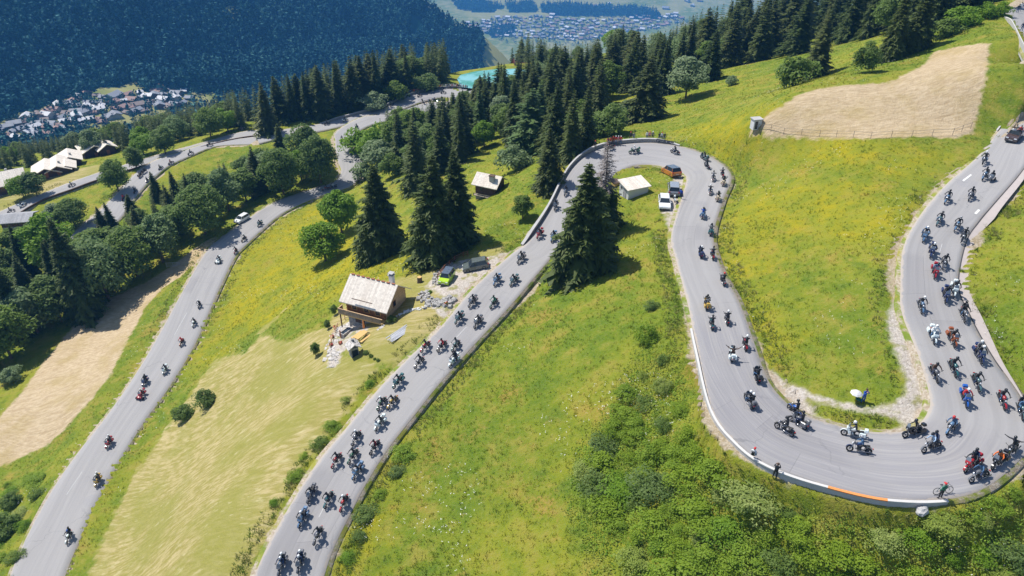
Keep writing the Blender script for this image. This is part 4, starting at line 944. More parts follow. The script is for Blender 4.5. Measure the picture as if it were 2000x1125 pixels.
def stones(name, c0, c1, scale=2.2):
    m, nt, b = new_mat(name); tc = gpos(nt)
    v = nd(nt, 'ShaderNodeTexVoronoi'); v.inputs['Scale'].default_value = scale; nt.links.new(tc, v.inputs['Vector'])
    v2 = nd(nt, 'ShaderNodeTexVoronoi', feature='DISTANCE_TO_EDGE'); v2.inputs['Scale'].default_value = scale; nt.links.new(tc, v2.inputs['Vector'])
    c = mixc(nt, noise(nt, v.outputs['Position'], 3, 2), c0, c1); c = mixc(nt, ramp(nt, v2.outputs['Distance'], .06, .0, 0, .8), c, tuple(x*.45 for x in c0))
    nt.links.new(c, b.inputs['Base Color']); b.inputs['Roughness'].default_value = .9; bump(nt, b, ramp(nt, v2.outputs['Distance'], 0, .1), .06, .8); return m
M_shingle = planks('silvery shingle roof', (0.70, 0.62, 0.53), (0.84, 0.77, 0.67), 0, .22)
M_slate = planks('grey roofing', (0.30, 0.30, 0.31), (0.40, 0.40, 0.41), 0, .4)
M_log = planks('larch logs', (0.28, 0.13, 0.05), (0.42, 0.21, 0.09), 2, .20)
M_logpale = planks('pale larch wood', (0.60, 0.40, 0.22), (0.72, 0.50, 0.30), 2, .20)  # bright wood tone of the gable, balcony rail and terrace fence
M_darkwood = planks('weathered boards', (0.085, 0.05, 0.035), (0.14, 0.085, 0.055), 0, .16)
M_oldlog = planks('old dark logs', (0.075, 0.04, 0.028), (0.12, 0.065, 0.045), 2, .2)
M_paling = planks('grey palings', (0.27, 0.23, 0.18), (0.36, 0.31, 0.25), 0, .14)
M_wood = plain('yellow pine', (0.58, 0.38, 0.13), .7, var=.2, scale=5)
M_redwood = plain('reddish stained wood', (0.30, 0.11, 0.055), .75, var=.25, scale=5)
M_stone = stones('field stone', (0.24, 0.235, 0.23), (0.44, 0.43, 0.41), 2.6)
M_rock = stones('rough rockery', (0.26, 0.25, 0.24), (0.50, 0.48, 0.45), 1.5)
M_conc = plain('grey concrete', (0.42, 0.41, 0.40), .9, var=.22, scale=1.2)
M_white = plain('white painted coping', (0.54, 0.525, 0.50), .8, var=.10, scale=1.5)
M_render = plain('white render', (0.60, 0.60, 0.59), .85, var=.10, scale=1.0)
M_orange = plain('orange painted coping', (0.72, 0.26, 0.07), .7, var=.12, scale=3)
M_glass = plain('dark window glass', (0.03, 0.04, 0.05), .1)
M_black = plain('black plastic', (0.02, 0.02, 0.022), .5)
M_flag = stones('pale flagstones', (0.46, 0.43, 0.40), (0.62, 0.59, 0.55), 1.6)
M_pot = plain('terracotta', (0.42, 0.16, 0.08), .8)
M_flower = plain('geranium bloom', (0.55, 0.05, 0.06), .7)
def wall_along(name, nm, i0, i1, side, off, th, h, depth, m_face, m_top, label, cap=.10, orange=None, cat='wall'):
    """retaining wall following a road edge: core, and a coping as its part"""
    L, Q, l, q = ROADS[nm]; l = l[i0:i1]; q = q[i0:i1]; w = np.hypot(*(q-l)[:, :2].T)[:, None]; d = (q-l)/w; d[:, 2] = 0
    e = (q+d*off) if side == 'R' else (l-d*off); dd = d if side == 'R' else -d
    n = len(e); taper = np.minimum(1, np.minimum(np.arange(n)+.35, n-1-np.arange(n)+.35)/5.0)
    def body(za, zb, o0, o1, sel=slice(None), tp=True):
        E = e[sel]; D = dd[sel]; t = taper[sel] if tp else np.ones(len(E)); m_ = len(E)
        A = E+D*o0; B = E+D*o1; za_ = za; zt = (zb*t)
        P = np.stack([A+np.column_stack([0*t, 0*t, za_+0*t]), B+np.column_stack([0*t, 0*t, za_+0*t]), B+np.column_stack([0*t, 0*t, zt]), A+np.column_stack([0*t, 0*t, zt])], 1).reshape(-1, 3)
        g = np.arange(m_*4).reshape(m_, 4); F = []
        for a in range(4):
            F += [(int(x[a]), int(x[(a+1) % 4]), int(y[(a+1) % 4]), int(y[a])) for x, y in zip(g[:-1], g[1:])]
        F += [tuple(int(v) for v in g[0][::-1]), tuple(int(v) for v in g[-1])]
        return P, F
    P, F = body(-depth, h, 0, th); mb = MB(); mb.add(P, F); o = mb.build(name, [m_face]); tag(o, label, cat)
    segs = [(slice(0, n), m_top, 'coping')] if not orange else [(slice(0, orange[0]+1), m_top, 'coping'), (slice(orange[0], orange[1]+1), M_orange, 'coping'), (slice(orange[1], n), m_top, 'coping')]
    for sl, mt, nme in segs:
        E = e[sl]; D = dd[sl]; t = taper[sl]; z0 = h*t+.004; P = []
        for k_ in range(len(E)):
            for (o_, z_) in ((-.04, z0[k_]), (th+.04, z0[k_]), (th+.04, z0[k_]+cap), (-.04, z0[k_]+cap)): P.append(E[k_]+D[k_]*o_+np.array([0, 0, z_]))
        g = np.arange(len(P)).reshape(-1, 4); F = []
        for a in range(4): F += [(int(x[a]), int(x[(a+1) % 4]), int(y[(a+1) % 4]), int(y[a])) for x, y in zip(g[:-1], g[1:])]
        F += [tuple(int(v) for v in g[0][::-1]), tuple(int(v) for v in g[-1])]
        mb = MB(); mb.add(P, F); c = mb.build(nme, [mt], o)
        if mt is M_orange: c['label'] = 'orange painted stretch of coping'
    return o
wall_along('retaining_wall', 'A', 99, 149, 'R', .14, .18, .24, 2.2, M_conc, M_white, 'white topped concrete wall curving round the lower hairpin with an orange stretch', orange=(6, 12))
wall_along('retaining_wall', 'A', 198, 243, 'L', .12, .45, .62, 2.6, M_stone, M_conc, 'grey stone wall round the outside of the upper hairpin')
wall_along('low_wall', 'A', 2, 10, 'L', .25, .35, .55, 1.2, M_conc, M_conc, 'short grey concrete wall at the right edge of the photo')
wall_along('low_wall', 'E', 2, 24, 'L', .1, .35, .75, 1.2, M_conc, M_white, 'white wall by the onlookers at the top right corner')
wall_along('stone_parapet', 'D', 0, 60, 'L', .1, .28, .45, 1.0, M_darkwood, M_darkwood, 'low brown timber kerb along the road past the farm roofs')
wall_along('stone_parapet', 'U', 16, 74, 'L', .1, .35, .7, 1.4, M_stone, M_conc, 'low wall along the far road where the onlookers line up')
L_, Q_, l_, q_ = ROADS['A']; bn = empty('banner', l_[201]+np.array([0, 0, 0]), math.atan2(*(l_[206]-l_[198])[[1, 0]]), 'dark banner with pale lettering hung on the wall at the upper hairpin', 'banner')
m = MB(); m.box((0, 0, .45), (3.4, .05, .6)); m.build('cloth', [plain('dark banner cloth', (0.06, 0.06, 0.07), .8)], bn); m = MB()
for i in range(11): m.box((-1.4+i*.28, .03 if False else -.035, .45+.05*math.sin(i*2.3)), (.05+.1*(i % 3 == 1), .012, .34-.1*(i % 2)), rz=0); m.box((-1.4+i*.28, .035, .45+.05*math.sin(i*2.3)), (.05+.1*(i % 3 == 1), .012, .34-.1*(i % 2)))
m.build('lettering', [M_render], bn)
tagw = None
def at(px, py, roads=True):
    return Vector(cast([px], [py], roads)[0])
def heading(p, q):
    d = Vector(q)-Vector(p); return math.atan2(d.y, d.x)
# ---- the log chalet above the terrace
def house(root, Lx, Wy, hw, pitch, m_wall, m_roof, over=.5, base=None, base_h=0, gable=None, th=.14):
    """ridge along x; walls Lx by Wy; returns ridge height"""
    rise = (Wy/2)*math.tan(pitch)
    m = MB(); m.prism([(-Wy/2, base_h), (Wy/2, base_h), (Wy/2, base_h+hw), (0, base_h+hw+rise), (-Wy/2, base_h+hw)], -Lx/2, Lx/2, 0, None, 'X'); m.build('wall', [m_wall], root)
    if base_h > 0:
        b = MB(); b.box((0, 0, base_h/2-.8), (Lx+.02, Wy+.02, base_h+1.6)); b.build('stone_base', [base], root)
    Wo = Wy/2+over; ro = Wo*math.tan(pitch); zt = base_h+hw+rise
    r_ = MB()
    for s in (-1, 1):
        r_.prism([(0.0, zt+.03), (s*Wo, zt-ro+.03), (s*Wo, zt-ro+.03+th), (0.0, zt+.03+th*1.2)], -Lx/2-over, Lx/2+over, 0, None, 'X')
    ro_ = r_.build('roof', [m_roof], root)
    return zt, ro_
# main chalet: sightings of its eave corners
c0 = at(700, 628); c1 = at(768, 640)
ctr = at(738, 610); ang = R(-23)
zg = H(np.array([[ctr.x, ctr.y]]))[0]
ch = empty('log_chalet', (ctr.x, ctr.y, zg-.4), ang, 'log chalet with pale shingle roof and wooden balcony above the terrace', 'chalet')
Lx, Wy = 6.6, 5.6
zt, rf = house(ch, Lx, Wy, 2.3, R(37), M_log, M_shingle, .75, M_stone, 1.7)
g = MB(); g.prism([(-Wy/2+.05, 1.75), (Wy/2-.05, 1.75), (Wy/2-.05, 3.95), (0, 1.7+2.3+Wy/2*math.tan(R(37))-.05), (-Wy/2+.05, 3.95)], Lx/2+.003, Lx/2+.05, 0, None, 'X'); g.build('gable', [M_logpale], ch)
for sx in (-1, 1):
    q = MB()
    for z in np.arange(1.85, 4.0, .26):
        q.tube([(sx*(Lx/2-.12), -Wy/2-.22, z), (sx*(Lx/2-.12), -Wy/2+.05, z)], .10, 6); q.tube([(sx*(Lx/2-.12), Wy/2-.05, z), (sx*(Lx/2-.12), Wy/2+.22, z)], .10, 6)
    q.build('log_ends', [M_log], ch)
q = MB(); q.box((-1.0+.9, -Wy/2-.55, zt-1.95+.38), (3.4, .10, .12), ry=0, rx=R(37)); q.build('snow_guard', [M_darkwood], rf)
q = MB()
for i in range(9): q.box((-Lx/2-.2+i*.85, 0, zt+.24), (.5, .28, .10))
q.build('ridge_caps', [M_redwood], rf)
q = MB(); q.box((Lx/2-1.0, 1.2, zt-.1), (.62, .62, 1.7)); cn = q.build('chimney', [M_render], rf)
q = MB(); q.box((Lx/2-1.0, 1.2, zt+.83), (.85, .85, .12)); q.box((Lx/2-1.0, 1.2, zt+1.02), (.5, .5, .2)); q.box((Lx/2-1.0, 1.2, zt+1.16), (.8, .8, .08)); q.build('chimney_cap', [M_conc], rf)
# balcony on the valley side
q = MB(); q.box((-.35, -Wy/2-.62, 1.72), (Lx+.9, 1.2, .14)); q.build('balcony_floor', [M_wood], ch)
q = MB()
for i in range(44): q.box((-Lx/2-.72+i*.165, -Wy/2-1.2, 2.12), (.125, .035, .86))
for i in range(7): q.box((-Lx/2-.76, -Wy/2-1.1+i*.165, 2.12), (.035, .125, .86))
q.build('balcony_palings', [M_paling], ch)
q = MB(); q.box((-.35, -Wy/2-1.16, 2.60), (Lx+.95, .10, .08)); q.box((-Lx/2-.72, -Wy/2-.6, 2.60), (.10, 1.1, .08)); q.box((-.35, -Wy/2-1.16, 1.86), (Lx+.9, .05, .06)); q.build('balcony_rail', [M_logpale], ch)
q = MB()
for x in (-Lx/2-.6, 0.2, Lx/2+.05): q.box((x, -Wy/2-1.05, .45), (.14, .14, 2.4))
q.build('balcony_posts', [M_darkwood], ch)
for x in (-2.0, .1, 2.0):
    f = MB(); f.box((x, -Wy/2-.03, 2.85), (.95, .08, 1.25)); w_ = f.build('window', [M_wood], ch)
    f = MB(); f.box((x, -Wy/2-.075, 2.85), (.75, .03, 1.05)); f.build('pane', [M_glass], w_)
f = MB(); f.box((Lx/2+.07, -.4, 3.2), (.06, .8, 1.0)); w_ = f.build('window', [M_redwood], ch); f = MB(); f.box((Lx/2+.11, -.4, 3.2), (.03, .62, .8)); f.build('pane', [M_glass], w_)
f = MB(); f.box((-1.6, -Wy/2-.03, .75), (.95, .08, 1.5)); d_ = f.build('door', [M_darkwood], ch); f = MB(); f.box((-1.28, -Wy/2-.09, .75), (.05, .05, .16)); f.build('handle', [M_black], d_)
f = MB(); f.box((-1.8-2.6, -Wy/2+.6, 2.1), (.06, .06, 2.0)); 
# log cabin below the hairpin wall
p = at(957, 376); cb = empty('log_cabin', (p.x, p.y, p.z-.5), R(-26), 'small dark log cabin with grey shingle roof and chimney below the hairpin wall', 'cabin')
zt2, rf2 = house(cb, 4.4, 3.9, 2.2, R(33), M_oldlog, M_shingle, .6, M_stone, .8)
q = MB(); q.box((1.1, -1.05, zt2-.1), (.95, .8, 1.15)); q.build('chimney', [M_conc], rf2); q = MB(); q.box((1.1, -1.05, zt2+.52), (1.15, 1.0, .10)); q.build('chimney_cap', [M_darkwood], rf2)
f = MB(); f.box((-.9, -1.98, 1.9), (.7, .06, .7)); w_ = f.build('window', [M_darkwood], cb); f = MB(); f.box((-.9, -2.02, 1.9), (.55, .03, .55)); f.build('pane', [M_glass], w_)
f = MB(); f.box((2.23, .3, 1.7), (.06, .85, 1.7)); f.build('door', [M_darkwood], cb)
q = MB(); q.box((-.3, -2.5, .78), (3.8, 1.0, .10)); q.build('porch', [M_paling], cb); q = MB(); q.box((-.3, -2.98, 1.25), (3.8, .06, .10))
for x in (-2.1, -.9, .3, 1.5): q.box((x, -2.98, 1.0), (.08, .08, .6))
q.build('porch_rail', [M_paling], cb)
# white shed with a single pitch roof inside the upper hairpin
p = at(1237, 378); sh = empty('shed', (p.x, p.y, p.z-.3), R(24), 'white shed with a pale tilted roof inside the upper hairpin', 'shed'); sh.scale = (.95, .95, .92)
m = MB(); m.prism([(-1.5, -.4), (1.5, -.4), (1.5, 2.55), (-1.5, 2.0)], -2.0, 2.0, 0, None, 'X'); m.build('wall', [M_render], sh)
m = MB(); m.prism([(-1.75, 1.99), (1.8, 2.64), (1.8, 2.78), (-1.75, 2.13)], -2.35, 2.45, 0, None, 'X'); m.build('roof', [M_shingle], sh)
f = MB(); f.box((-2.03, -.3, .95), (.06, .85, 1.8)); d_ = f.build('door', [M_slate], sh); f = MB(); f.box((-2.08, -.02, .95), (.05, .05, .14)); f.build('handle', [M_black], d_)
f = MB(); f.box((-2.03, .85, 1.5), (.05, .5, .4)); f.build('window', [M_glass], sh)
p = at(1203, 362); wp_ = empty('log_pile', (p.x, p.y, p.z), R(24), 'stack of split logs under a brown board beside the white shed', 'log pile'); m = MB()
for i in range(5):
    for j in range(3): m.tube([(-.6, -.5+i*.26, .12+j*.22), (.5, -.5+i*.26, .12+j*.22)], .12, 7)
m.build('logs', [M_wood], wp_); m = MB(); m.box((0, 0, .82), (1.5, 1.6, .06), rx=.1); m.build('cover_board', [M_darkwood], wp_)
# little white transformer hut at the corner of the brown field
p = at(1475, 250); ht = empty('utility_hut', (p.x, p.y, p.z-.1), R(12), 'small white utility hut with flat roof at the corner of the brown field', 'hut'); ht.scale = (.84, .84, .84)
m = MB(); m.box((0, 0, 1.0), (1.7, 1.4, 2.1)); m.build('wall', [M_render], ht); m = MB(); m.box((0, 0, 2.12), (2.1, 1.8, .14)); m.build('roof', [M_conc], ht)
f = MB(); f.box((-.3, -.72, .95), (.6, .05, 1.6)); d_ = f.build('door', [M_glass], ht); f = MB(); f.box((-.08, -.765, .95), (.05, .03, .12)); f.build('handle', [M_conc], d_)
# farm buildings beyond the second left road
def farm(px, py, rz, L_, W_, hw, pitch, label, m_roof=M_shingle, chim=True, z=None):
    p = at(px, py); o = empty('farmhouse', (p.x, p.y, (p.z if z is None else z)-.6), rz, label, 'farmhouse'); zt, rf = house(o, L_, W_, hw, pitch, M_darkwood, m_roof, .8, M_stone, 1.0, th=.2)
    if chim: q = MB(); q.box((L_*.2, .6, zt), (.6, .6, 1.2)); q.build('chimney', [M_conc], rf)
    for x in (-L_*.28, 0, L_*.28):
        f = MB(); f.box((x, -W_/2-.03, 1.0+hw*.55), (.8, .06, .8)); w = f.build('window', [M_redwood], o); f = MB(); f.box((x, -W_/2-.07, 1.0+hw*.55), (.6, .03, .6)); f.build('pane', [M_glass], w)
    f = MB(); f.box((L_/2+.03, 0, 1.0+.9), (.06, 1.0, 1.8)); f.build('door', [M_redwood], o)
    return o
farm(8, 372, R(35), 12, 9, 3.0, R(26), 'large barn with pale roof cut by the left edge of the photo')
farm(95, 342, R(-62), 8, 7, 1.6, R(24), 'long low farmhouse roof, leftmost of the joined group beyond the road', chim=False)
farm(118, 335, R(-62), 9, 6, 1.8, R(24), 'middle gabled farmhouse of the joined group beyond the road')
farm(140, 322, R(-60), 7, 6, 2.4, R(24), 'tallest gabled farmhouse at the right end of the joined group')
farm(133, 333, R(-62), 5, 4, 1.3, R(24), 'smallest front gable of the joined farm group', chim=False)
farm(185, 303, R(-50), 8, 7, 2.6, R(24), 'farmhouse with a pale roof half hidden by trees', chim=False)
farm(208, 300, R(-45), 6, 5, 2.4, R(28), 'small farmhouse right of the half hidden one')
farm(40, 437, R(10), 7, 5, 1.6, R(18), 'grey roofed shed below the road at the far left', m_roof=M_slate, chim=False)
farm(455, 8, R(10), 9, 7, 3, R(28), 'x') if False else None
# stub of concrete wall by the second left road, small gate frame in the dry field
p = at(190, 430); o = MB().box((0, 0, .3), (.35, 5.0, 1.0)).build('wall_stub', [M_conc]); o.location = p; o.rotation_euler = (0, 0, R(-35)); tag(o, 'short pale concrete wall stub beside the second left road', 'wall')
p = at(339, 521); gt = empty('field_gate', p, R(8), 'grey metal gate frame standing at the tip of the dry field', 'gate')
m = MB()
for z in (1.15, .2): m.tube([(-1.5, 0, z), (1.5, 0, z)], .035, 6)
for x in (-1.5, 0, 1.5): m.tube([(x, 0, -.1), (x, 0, 1.15)], .035, 6)
m.build('frame', [M_conc], gt); m = MB()
for i in range(18): m.tube([(-1.42+i*.167, 0, .2), (-1.42+i*.167, 0, 1.15)], .009, 4)
for i in range(5): m.tube([(-1.5, 0, .33+i*.17), (1.5, 0, .33+i*.17)], .009, 4)
m.build('mesh_panel', [M_conc], gt)
# ---- garden of the chalet
def G(px, py): return at(px, py)
p = G(692, 692); ov = empty('stone_oven', p, R(-62), 'little stone garden oven with a pitched stone slab roof', 'oven')
m = MB(); m.box((0, 0, .5), (1.3, 1.1, 2.0), taper=.95); m.build('body', [M_stone], ov); m = MB(); m.box((.645, 0, .55), (.03, .8, 1.2)); m.build('opening', [M_glass], ov)
m = MB()
for s in (-1, 1): m.prism([(0, 2.0), (s*.95, 1.42), (s*.95, 1.54), (0, 2.14)], -.85, .9, 0, None, 'X')
m.build('roof', [M_flag], ov); m = MB(); m.box((-.3, .1, 2.15), (.35, .35, .5)); m.build('chimney', [M_stone], ov)
p = G(706, 662); tb = empty('picnic_table', p, R(58), 'yellow pine picnic table with attached benches on the chalet lawn', 'table')
m = MB(); m.box((0, 0, .76), (2.1, .85, .06)); m.build('tabletop', [M_wood], tb)
for s in (-1, 1):
    m = MB(); m.box((0, s*.85, .45), (2.1, .32, .05)); m.build('bench', [M_wood], tb)
for x in (-.75, .75):
    m = MB(); m.box((x, 0, .42), (.07, 1.9, .09)); m.box((x, .35, .38), (.07, .08, .85), rx=.35); m.box((x, -.35, .38), (.07, .08, .85), rx=-.35); m.build('leg', [M_wood], tb)
p = G(712, 650); ub = empty('closed_parasol', p, 0, 'closed orange parasol standing beside the picnic table', 'parasol'); m = MB(); m.tube([(0, 0, 0), (0, 0, 2.3)], .025, 6); m.build('pole', [M_wood], ub); m = MB(); m.tube([(0, 0, .9), (0, 0, 1.2), (0, 0, 2.0), (0, 0, 2.35)], [.16, .17, .10, .02], 8); m.build('canopy', [M_orange], ub); m = MB(); m.box((0, 0, .06), (.5, .5, .12)); m.build('foot', [M_conc], ub)
p = G(676, 652); tr = empty('stone_trough', p, R(58), 'pale stone water trough on the chalet terrace', 'trough'); m = MB()
m.box((0, .38, .3), (1.9, .1, .6)); m.box((0, -.38, .3), (1.9, .1, .6)); m.box((-.9, 0, .3), (.1, .66, .6)); m.box((.9, 0, .3), (.1, .66, .6)); m.build('basin', [M_flag], tr); m = MB(); m.box((0, 0, .48), (1.7, .66, .03)); m.build('water', [M_glass], tr); m = MB(); m.tube([(-1.1, 0, 0), (-1.1, 0, 1.3)], .09, 7); m.tube([(-1.1, 0, 1.1), (-.7, 0, 1.0)], .03, 6); m.build('spout_post', [M_redwood], tr)
def fence(pts, label, name='wooden_fence', h=.95, rails=(.45, .85), mat=M_redwood, pr=.06, step=1.6):
    P = [at(*q) for q in pts]; Q = []
    for a, b in zip(P[:-1], P[1:]):
        n = max(1, round((b-a).length/step)); Q += [a.lerp(b, i/n) for i in range(n)]
    Q.append(P[-1]); 
    zz = H(np.array([[v.x, v.y] for v in Q])); Q = [Vector((v.x, v.y, z)) for v, z in zip(Q, zz)]
    o = empty(name, Q[0], 0, label, 'fence')
    for v in Q: m = MB(); m.tube([v-Q[0]+Vector((0, 0, -.3)), v-Q[0]+Vector((0, 0, h))], pr, 6); m.build('post', [mat], o)
    if rails:
        for r_ in rails:
            m = MB()
            for a, b in zip(Q[:-1], Q[1:]): m.tube([a-Q[0]+Vector((0, 0, r_)), b-Q[0]+Vector((0, 0, r_))], pr*.7, 5)
            m.build('rail', [mat], o)
    return o
fence([(646,680),(650,660),(660,640),(674,624),(690,622)], 'reddish log fence curving round the chalet terrace', mat=M_logpale)
fence([(855,545),(868,528),(888,510),(905,502),(914,500)], 'reddish wooden fence between the car park and the pair of spruces')
fence([(1480,254),(1530,262),(1600,267),(1700,271),(1780,268),(1860,264),(1895,252)], 'thin wire fence with small posts along the bottom of the brown field', name='wire_fence', h=1.1, rails=(1.0, .55), mat=plain('grey fence wire', (0.22, 0.19, 0.16), .8), pr=.03, step=2.6)
fence([(880,141),(900,134),(960,127),(1005,128),(1045,133)], 'dark red fence panels behind the pond', h=1.9, rails=(.3, .6, .9, 1.2, 1.5, 1.8), mat=plain('dark red netting', (0.16, 0.045, 0.04), .9), pr=.09, step=3)
def rocks(pts, n, spread, size, label, mat=M_rock, name='rockery', flat=.6):
    """loose boulders heaped into one retaining bank"""
    P = [at(*q) for q in pts]; o0 = P[0]; r = random.Random(7); o = empty(name, o0, 0, label, 'rocks')
    T = []
    for i in range(n):
        t = i/n*(len(P)-1); k = int(t); T.append(P[k].lerp(P[min(k+1, len(P)-1)], t-k)+Vector((r.gauss(0, spread), r.gauss(0, spread), 0)))
    zz = H(np.array([[q.x, q.y] for q in T]))
    for q, z in zip(T, zz):
        s = r.uniform(.5, 1.2)*size; m = MB(); m.box((q.x-o0.x, q.y-o0.y, z-o0.z+s*flat*.3), (s, s*r.uniform(.6, 1), s*flat), rz=r.uniform(0, 3), rx=r.uniform(-.2, .2), ry=r.uniform(-.2, .2), taper=r.uniform(.6, .9))
        m.build('stone', [mat], o, bevel=.05*size)
    return o
rocks([(826,572),(840,590),(862,594),(878,585)], 90, .5, .7, 'grey boulder bank holding up the car park beside the chalet')
rocks([(860,556),(850,545),(862,530),(880,515)], 40, .35, .55, 'line of small stones edging the car park below the fence', name='stone_edging')
rocks([(775,618),(800,607),(830,600),(860,590)], 60, .18, .35, 'row of white stones along the path to the chalet', mat=M_render, name='stone_edging')
rocks([(650,700),(648,680),(655,660),(668,640),(690,630),(712,632)], 90, .5, .75, 'pale flagstones paving the chalet terrace', mat=M_flag, name='flagstones', flat=.18)
rocks([(652,716),(655,700),(660,690)], 26, .5, .4, 'pebbles and pots at the lower end of the terrace', mat=M_flag, name='pebbles', flat=.4)
rocks([(738,645),(746,640),(750,634)], 12, .15, .5, 'four pale stepping stones below the chalet', mat=M_flag, name='stepping_stones', flat=.15)
p = at(1795, 1011); m = MB(); m.ell((0, 0, .15), (.62, .45, .42), 0, nu=11, nv=8)
m.V = [Vector(v)*(1+.22*math.sin(v[0]*7+v[1]*5)*math.cos(v[2]*6+v[0]*3)) for v in m.V]
bo = m.build('boulder', [M_conc]); bo.location = p; bo.rotation_euler = (0, 0, .5); tag(bo, 'pale boulder at the end of the white topped wall', 'boulder')
p = G(781, 652); pl = empty('plank_heap', p, R(52), 'heap of grey boards lying on the mown slope', 'planks'); m = MB()
for i in range(9): m.box((random.uniform(-.4, .4), -.65+i*.16, .12+random.uniform(0, .05)), (4.2*random.uniform(.7, 1), .13, .05), rz=random.uniform(-.05, .05))
m.build('boards', [plain('weathered grey boards', (0.40, 0.41, 0.44), .8, var=.3, scale=4)], pl)
p = G(820, 551); st = MB(); st.tube([(0, 0, -.1), (0, 0, .25), (0, 0, .95)], [.46, .40, .38], 10); st = st.build('tree_stump', [M_bark], auto=.8); st.location = p; tag(st, 'tall cut tree stump on the mown ground beside the car park', 'stump')
m = MB(); m.tube([(0, 0, .952), (0, 0, .965)], [.36, .35], 10); m.build('cut_face', [M_wood], st)
for (px, py, h, lab) in ((617,695,2.6,'thin young tree on bare ground left of the terrace'),(641,642,1.9,'thin young tree nearest the terrace fence'),(654,615,2.2,'thin young tree at the edge of the mown slope behind the chalet')):
    p = at(px, py); plant('l', 'young_tree', 'tree', p, h, LEAF[2], TR_L, lab, wide=.85)
for (px, py, h, lab) in ((716,691,.7,'round garden shrub nearest the stone oven'),(724,697,.6,'second garden shrub from the stone oven'),(732,702,.4,'third garden shrub from the stone oven'),(739,705,.5,'garden shrub farthest from the stone oven'),(765,628,1.2,'dark shrub at the corner of the chalet'),(840,572,.6,'low yellow green shrub on top of the boulder bank')):
    p = at(px, py); plant('b', 'shrub', 'shrub', p, h, BUSH[1 if 'yellow' in lab else 0], None, lab, wide=.8)
for i, (px, py, lab) in enumerate(((655,640,'flower tub at the upper end of the log fence'),(649,660,'flower tub in the middle of the log fence'),(647,676,'flower tub at the lower end of the log fence'),(665,672,'flower tub beside the trough'),(871,596,'round flower tub at the end of the boulder bank'))):
    p = at(px, py); o = empty('flower_tub', p, 0, lab, 'planter'); m = MB(); m.tube([(0, 0, 0), (0, 0, .35)], [.24, .32], 10); m.build('tub', [M_pot], o); m = MB()
    for k_ in range(14): a = random.uniform(0, 6.28); m.ell((math.cos(a)*.2, math.sin(a)*.2, .38+random.uniform(0, .15)), (.09, .09, .07), k_ % 2, nu=5, nv=4)
    m.build('blooms', [M_flower, M_leafB], o)
# pond
pp = [(893,156),(900,148),(930,141),(970,137),(1010,136),(1040,139),(1046,147),(1030,160),(990,170),(930,176),(900,172)]
A_ = np.array(pp, float); W_ = np.array([at_z(x, y, -81.4) for x, y in A_]); m = MB(); cc = W_.mean(0)
m.add([tuple(w-cc) for w in W_]+[(0, 0, 0)], [(i, (i+1) % len(W_), len(W_)) for i in range(len(W_))])
wm, nt, b = new_mat('turquoise pond'); pos = gpos(nt); nt.links.new(mixc(nt, ramp(nt, noise(nt, pos, .12, 3), .4, .6), (0.05, 0.26, 0.17), (0.20, 0.46, 0.46)), b.inputs['Base Color']); b.inputs['Roughness'].default_value = .12; bump(nt, b, noise(nt, pos, 2, 3), .03, .3)
pd = m.build('water', [wm]); pd.location = cc; pd.location.z = -81.0; tag(pd, 'turquoise pond among the spruces', kind='structure')
if pd.data.polygons[0].normal.z < 0: pd.data.flip_normals()
# ---------------------------------------------------------------- hamlet below and village in the valley
hm_w = [plain('pale house wall', (0.42, 0.40, 0.37), .9), plain('chalet boards', (0.17, 0.10, 0.07), .9), plain('cream house wall', (0.36, 0.32, 0.27), .9)]
hm_r = [plain('grey slate roof', (0.22, 0.23, 0.26), .7), plain('pale sheet roof', (0.50, 0.50, 0.52), .6), plain('brown roof', (0.22, 0.17, 0.15), .8), plain('reddish tile roof', (0.30, 0.19, 0.16), .8)]
def mini(wm_, rm_, hw=.32):
    a = MB(); a.prism([(-.5, -.15), (.5, -.15), (.5, hw), (0, hw+.22), (-.5, hw)], -.62, .62, 0, None, 'X')
    for sx in (-.35, 0, .35):
        for sy in (-.503, .503): a.box((sx, sy, hw*.55), (.12, .012, .13), 1)
    r = MB()
    for s in (-1, 1): r.prism([(0, hw+.25), (s*.62, hw-.02), (s*.62, hw+.04), (0, hw+.32)], -.75, .75, 0, None, 'X')
    return a.mesh('house walls', [wm_, M_glass]), r.mesh('house roof', [rm_])
MINI = [mini(w, r_, h) for w, r_, h in ((hm_w[0], hm_r[0], .34), (hm_w[1], hm_r[1], .4), (hm_w[2], hm_r[2], .32), (hm_w[0], hm_r[1], .45), (hm_w[1], hm_r[0], .36), (hm_w[2], hm_r[3], .30))]
def houses(pts, size, label, group, parts, seed, jitter=0):
    r = random.Random(seed); P = far_cast([q[0] for q in pts], [q[1] for q in pts])
    for q, p in zip(pts, P):
        w, rf_ = MINI[r.randrange(6)]; s = size*r.uniform(.75, 1.3); rz = r.choice([0.5, 2.1, 1.2, -.3])+r.uniform(-.25, .25)
        o = empty('house', (p[0], p[1], p[2]-.3), rz, label, 'house', group); a = link('wall', w, o); b = link('roof', rf_, o)
        for c in (a, b): c.scale = (s, s*r.uniform(.75, 1) if False else s, s)
r = random.Random(3); pts = []
def fill(poly, n, dmin, seed):
    r = random.Random(seed); P = np.array(poly, float); out = []; t = 0
    while len(out) < n and t < 20000:
        t += 1; q = np.array([r.uniform(P[:, 0].min(), P[:, 0].max()), r.uniform(P[:, 1].min(), P[:, 1].max())])
        if pt_poly(q[None], P)[0] < 0 and all((q[0]-o[0])**2+((q[1]-o[1])*1.5)**2 > dmin**2 for o in out): out.append(tuple(q))
    return out
houses(fill([(-20,262),(40,235),(110,210),(150,188),(175,182),(200,190),(235,190),(290,172),(340,172),(385,190),(350,212),(250,225),(190,245),(110,262),(30,280),(-20,290)], 90, 13, 5), 7.6, 'small chalet with grey roof in the hamlet below the crest', 'houses of the hamlet at the left', True, 6)
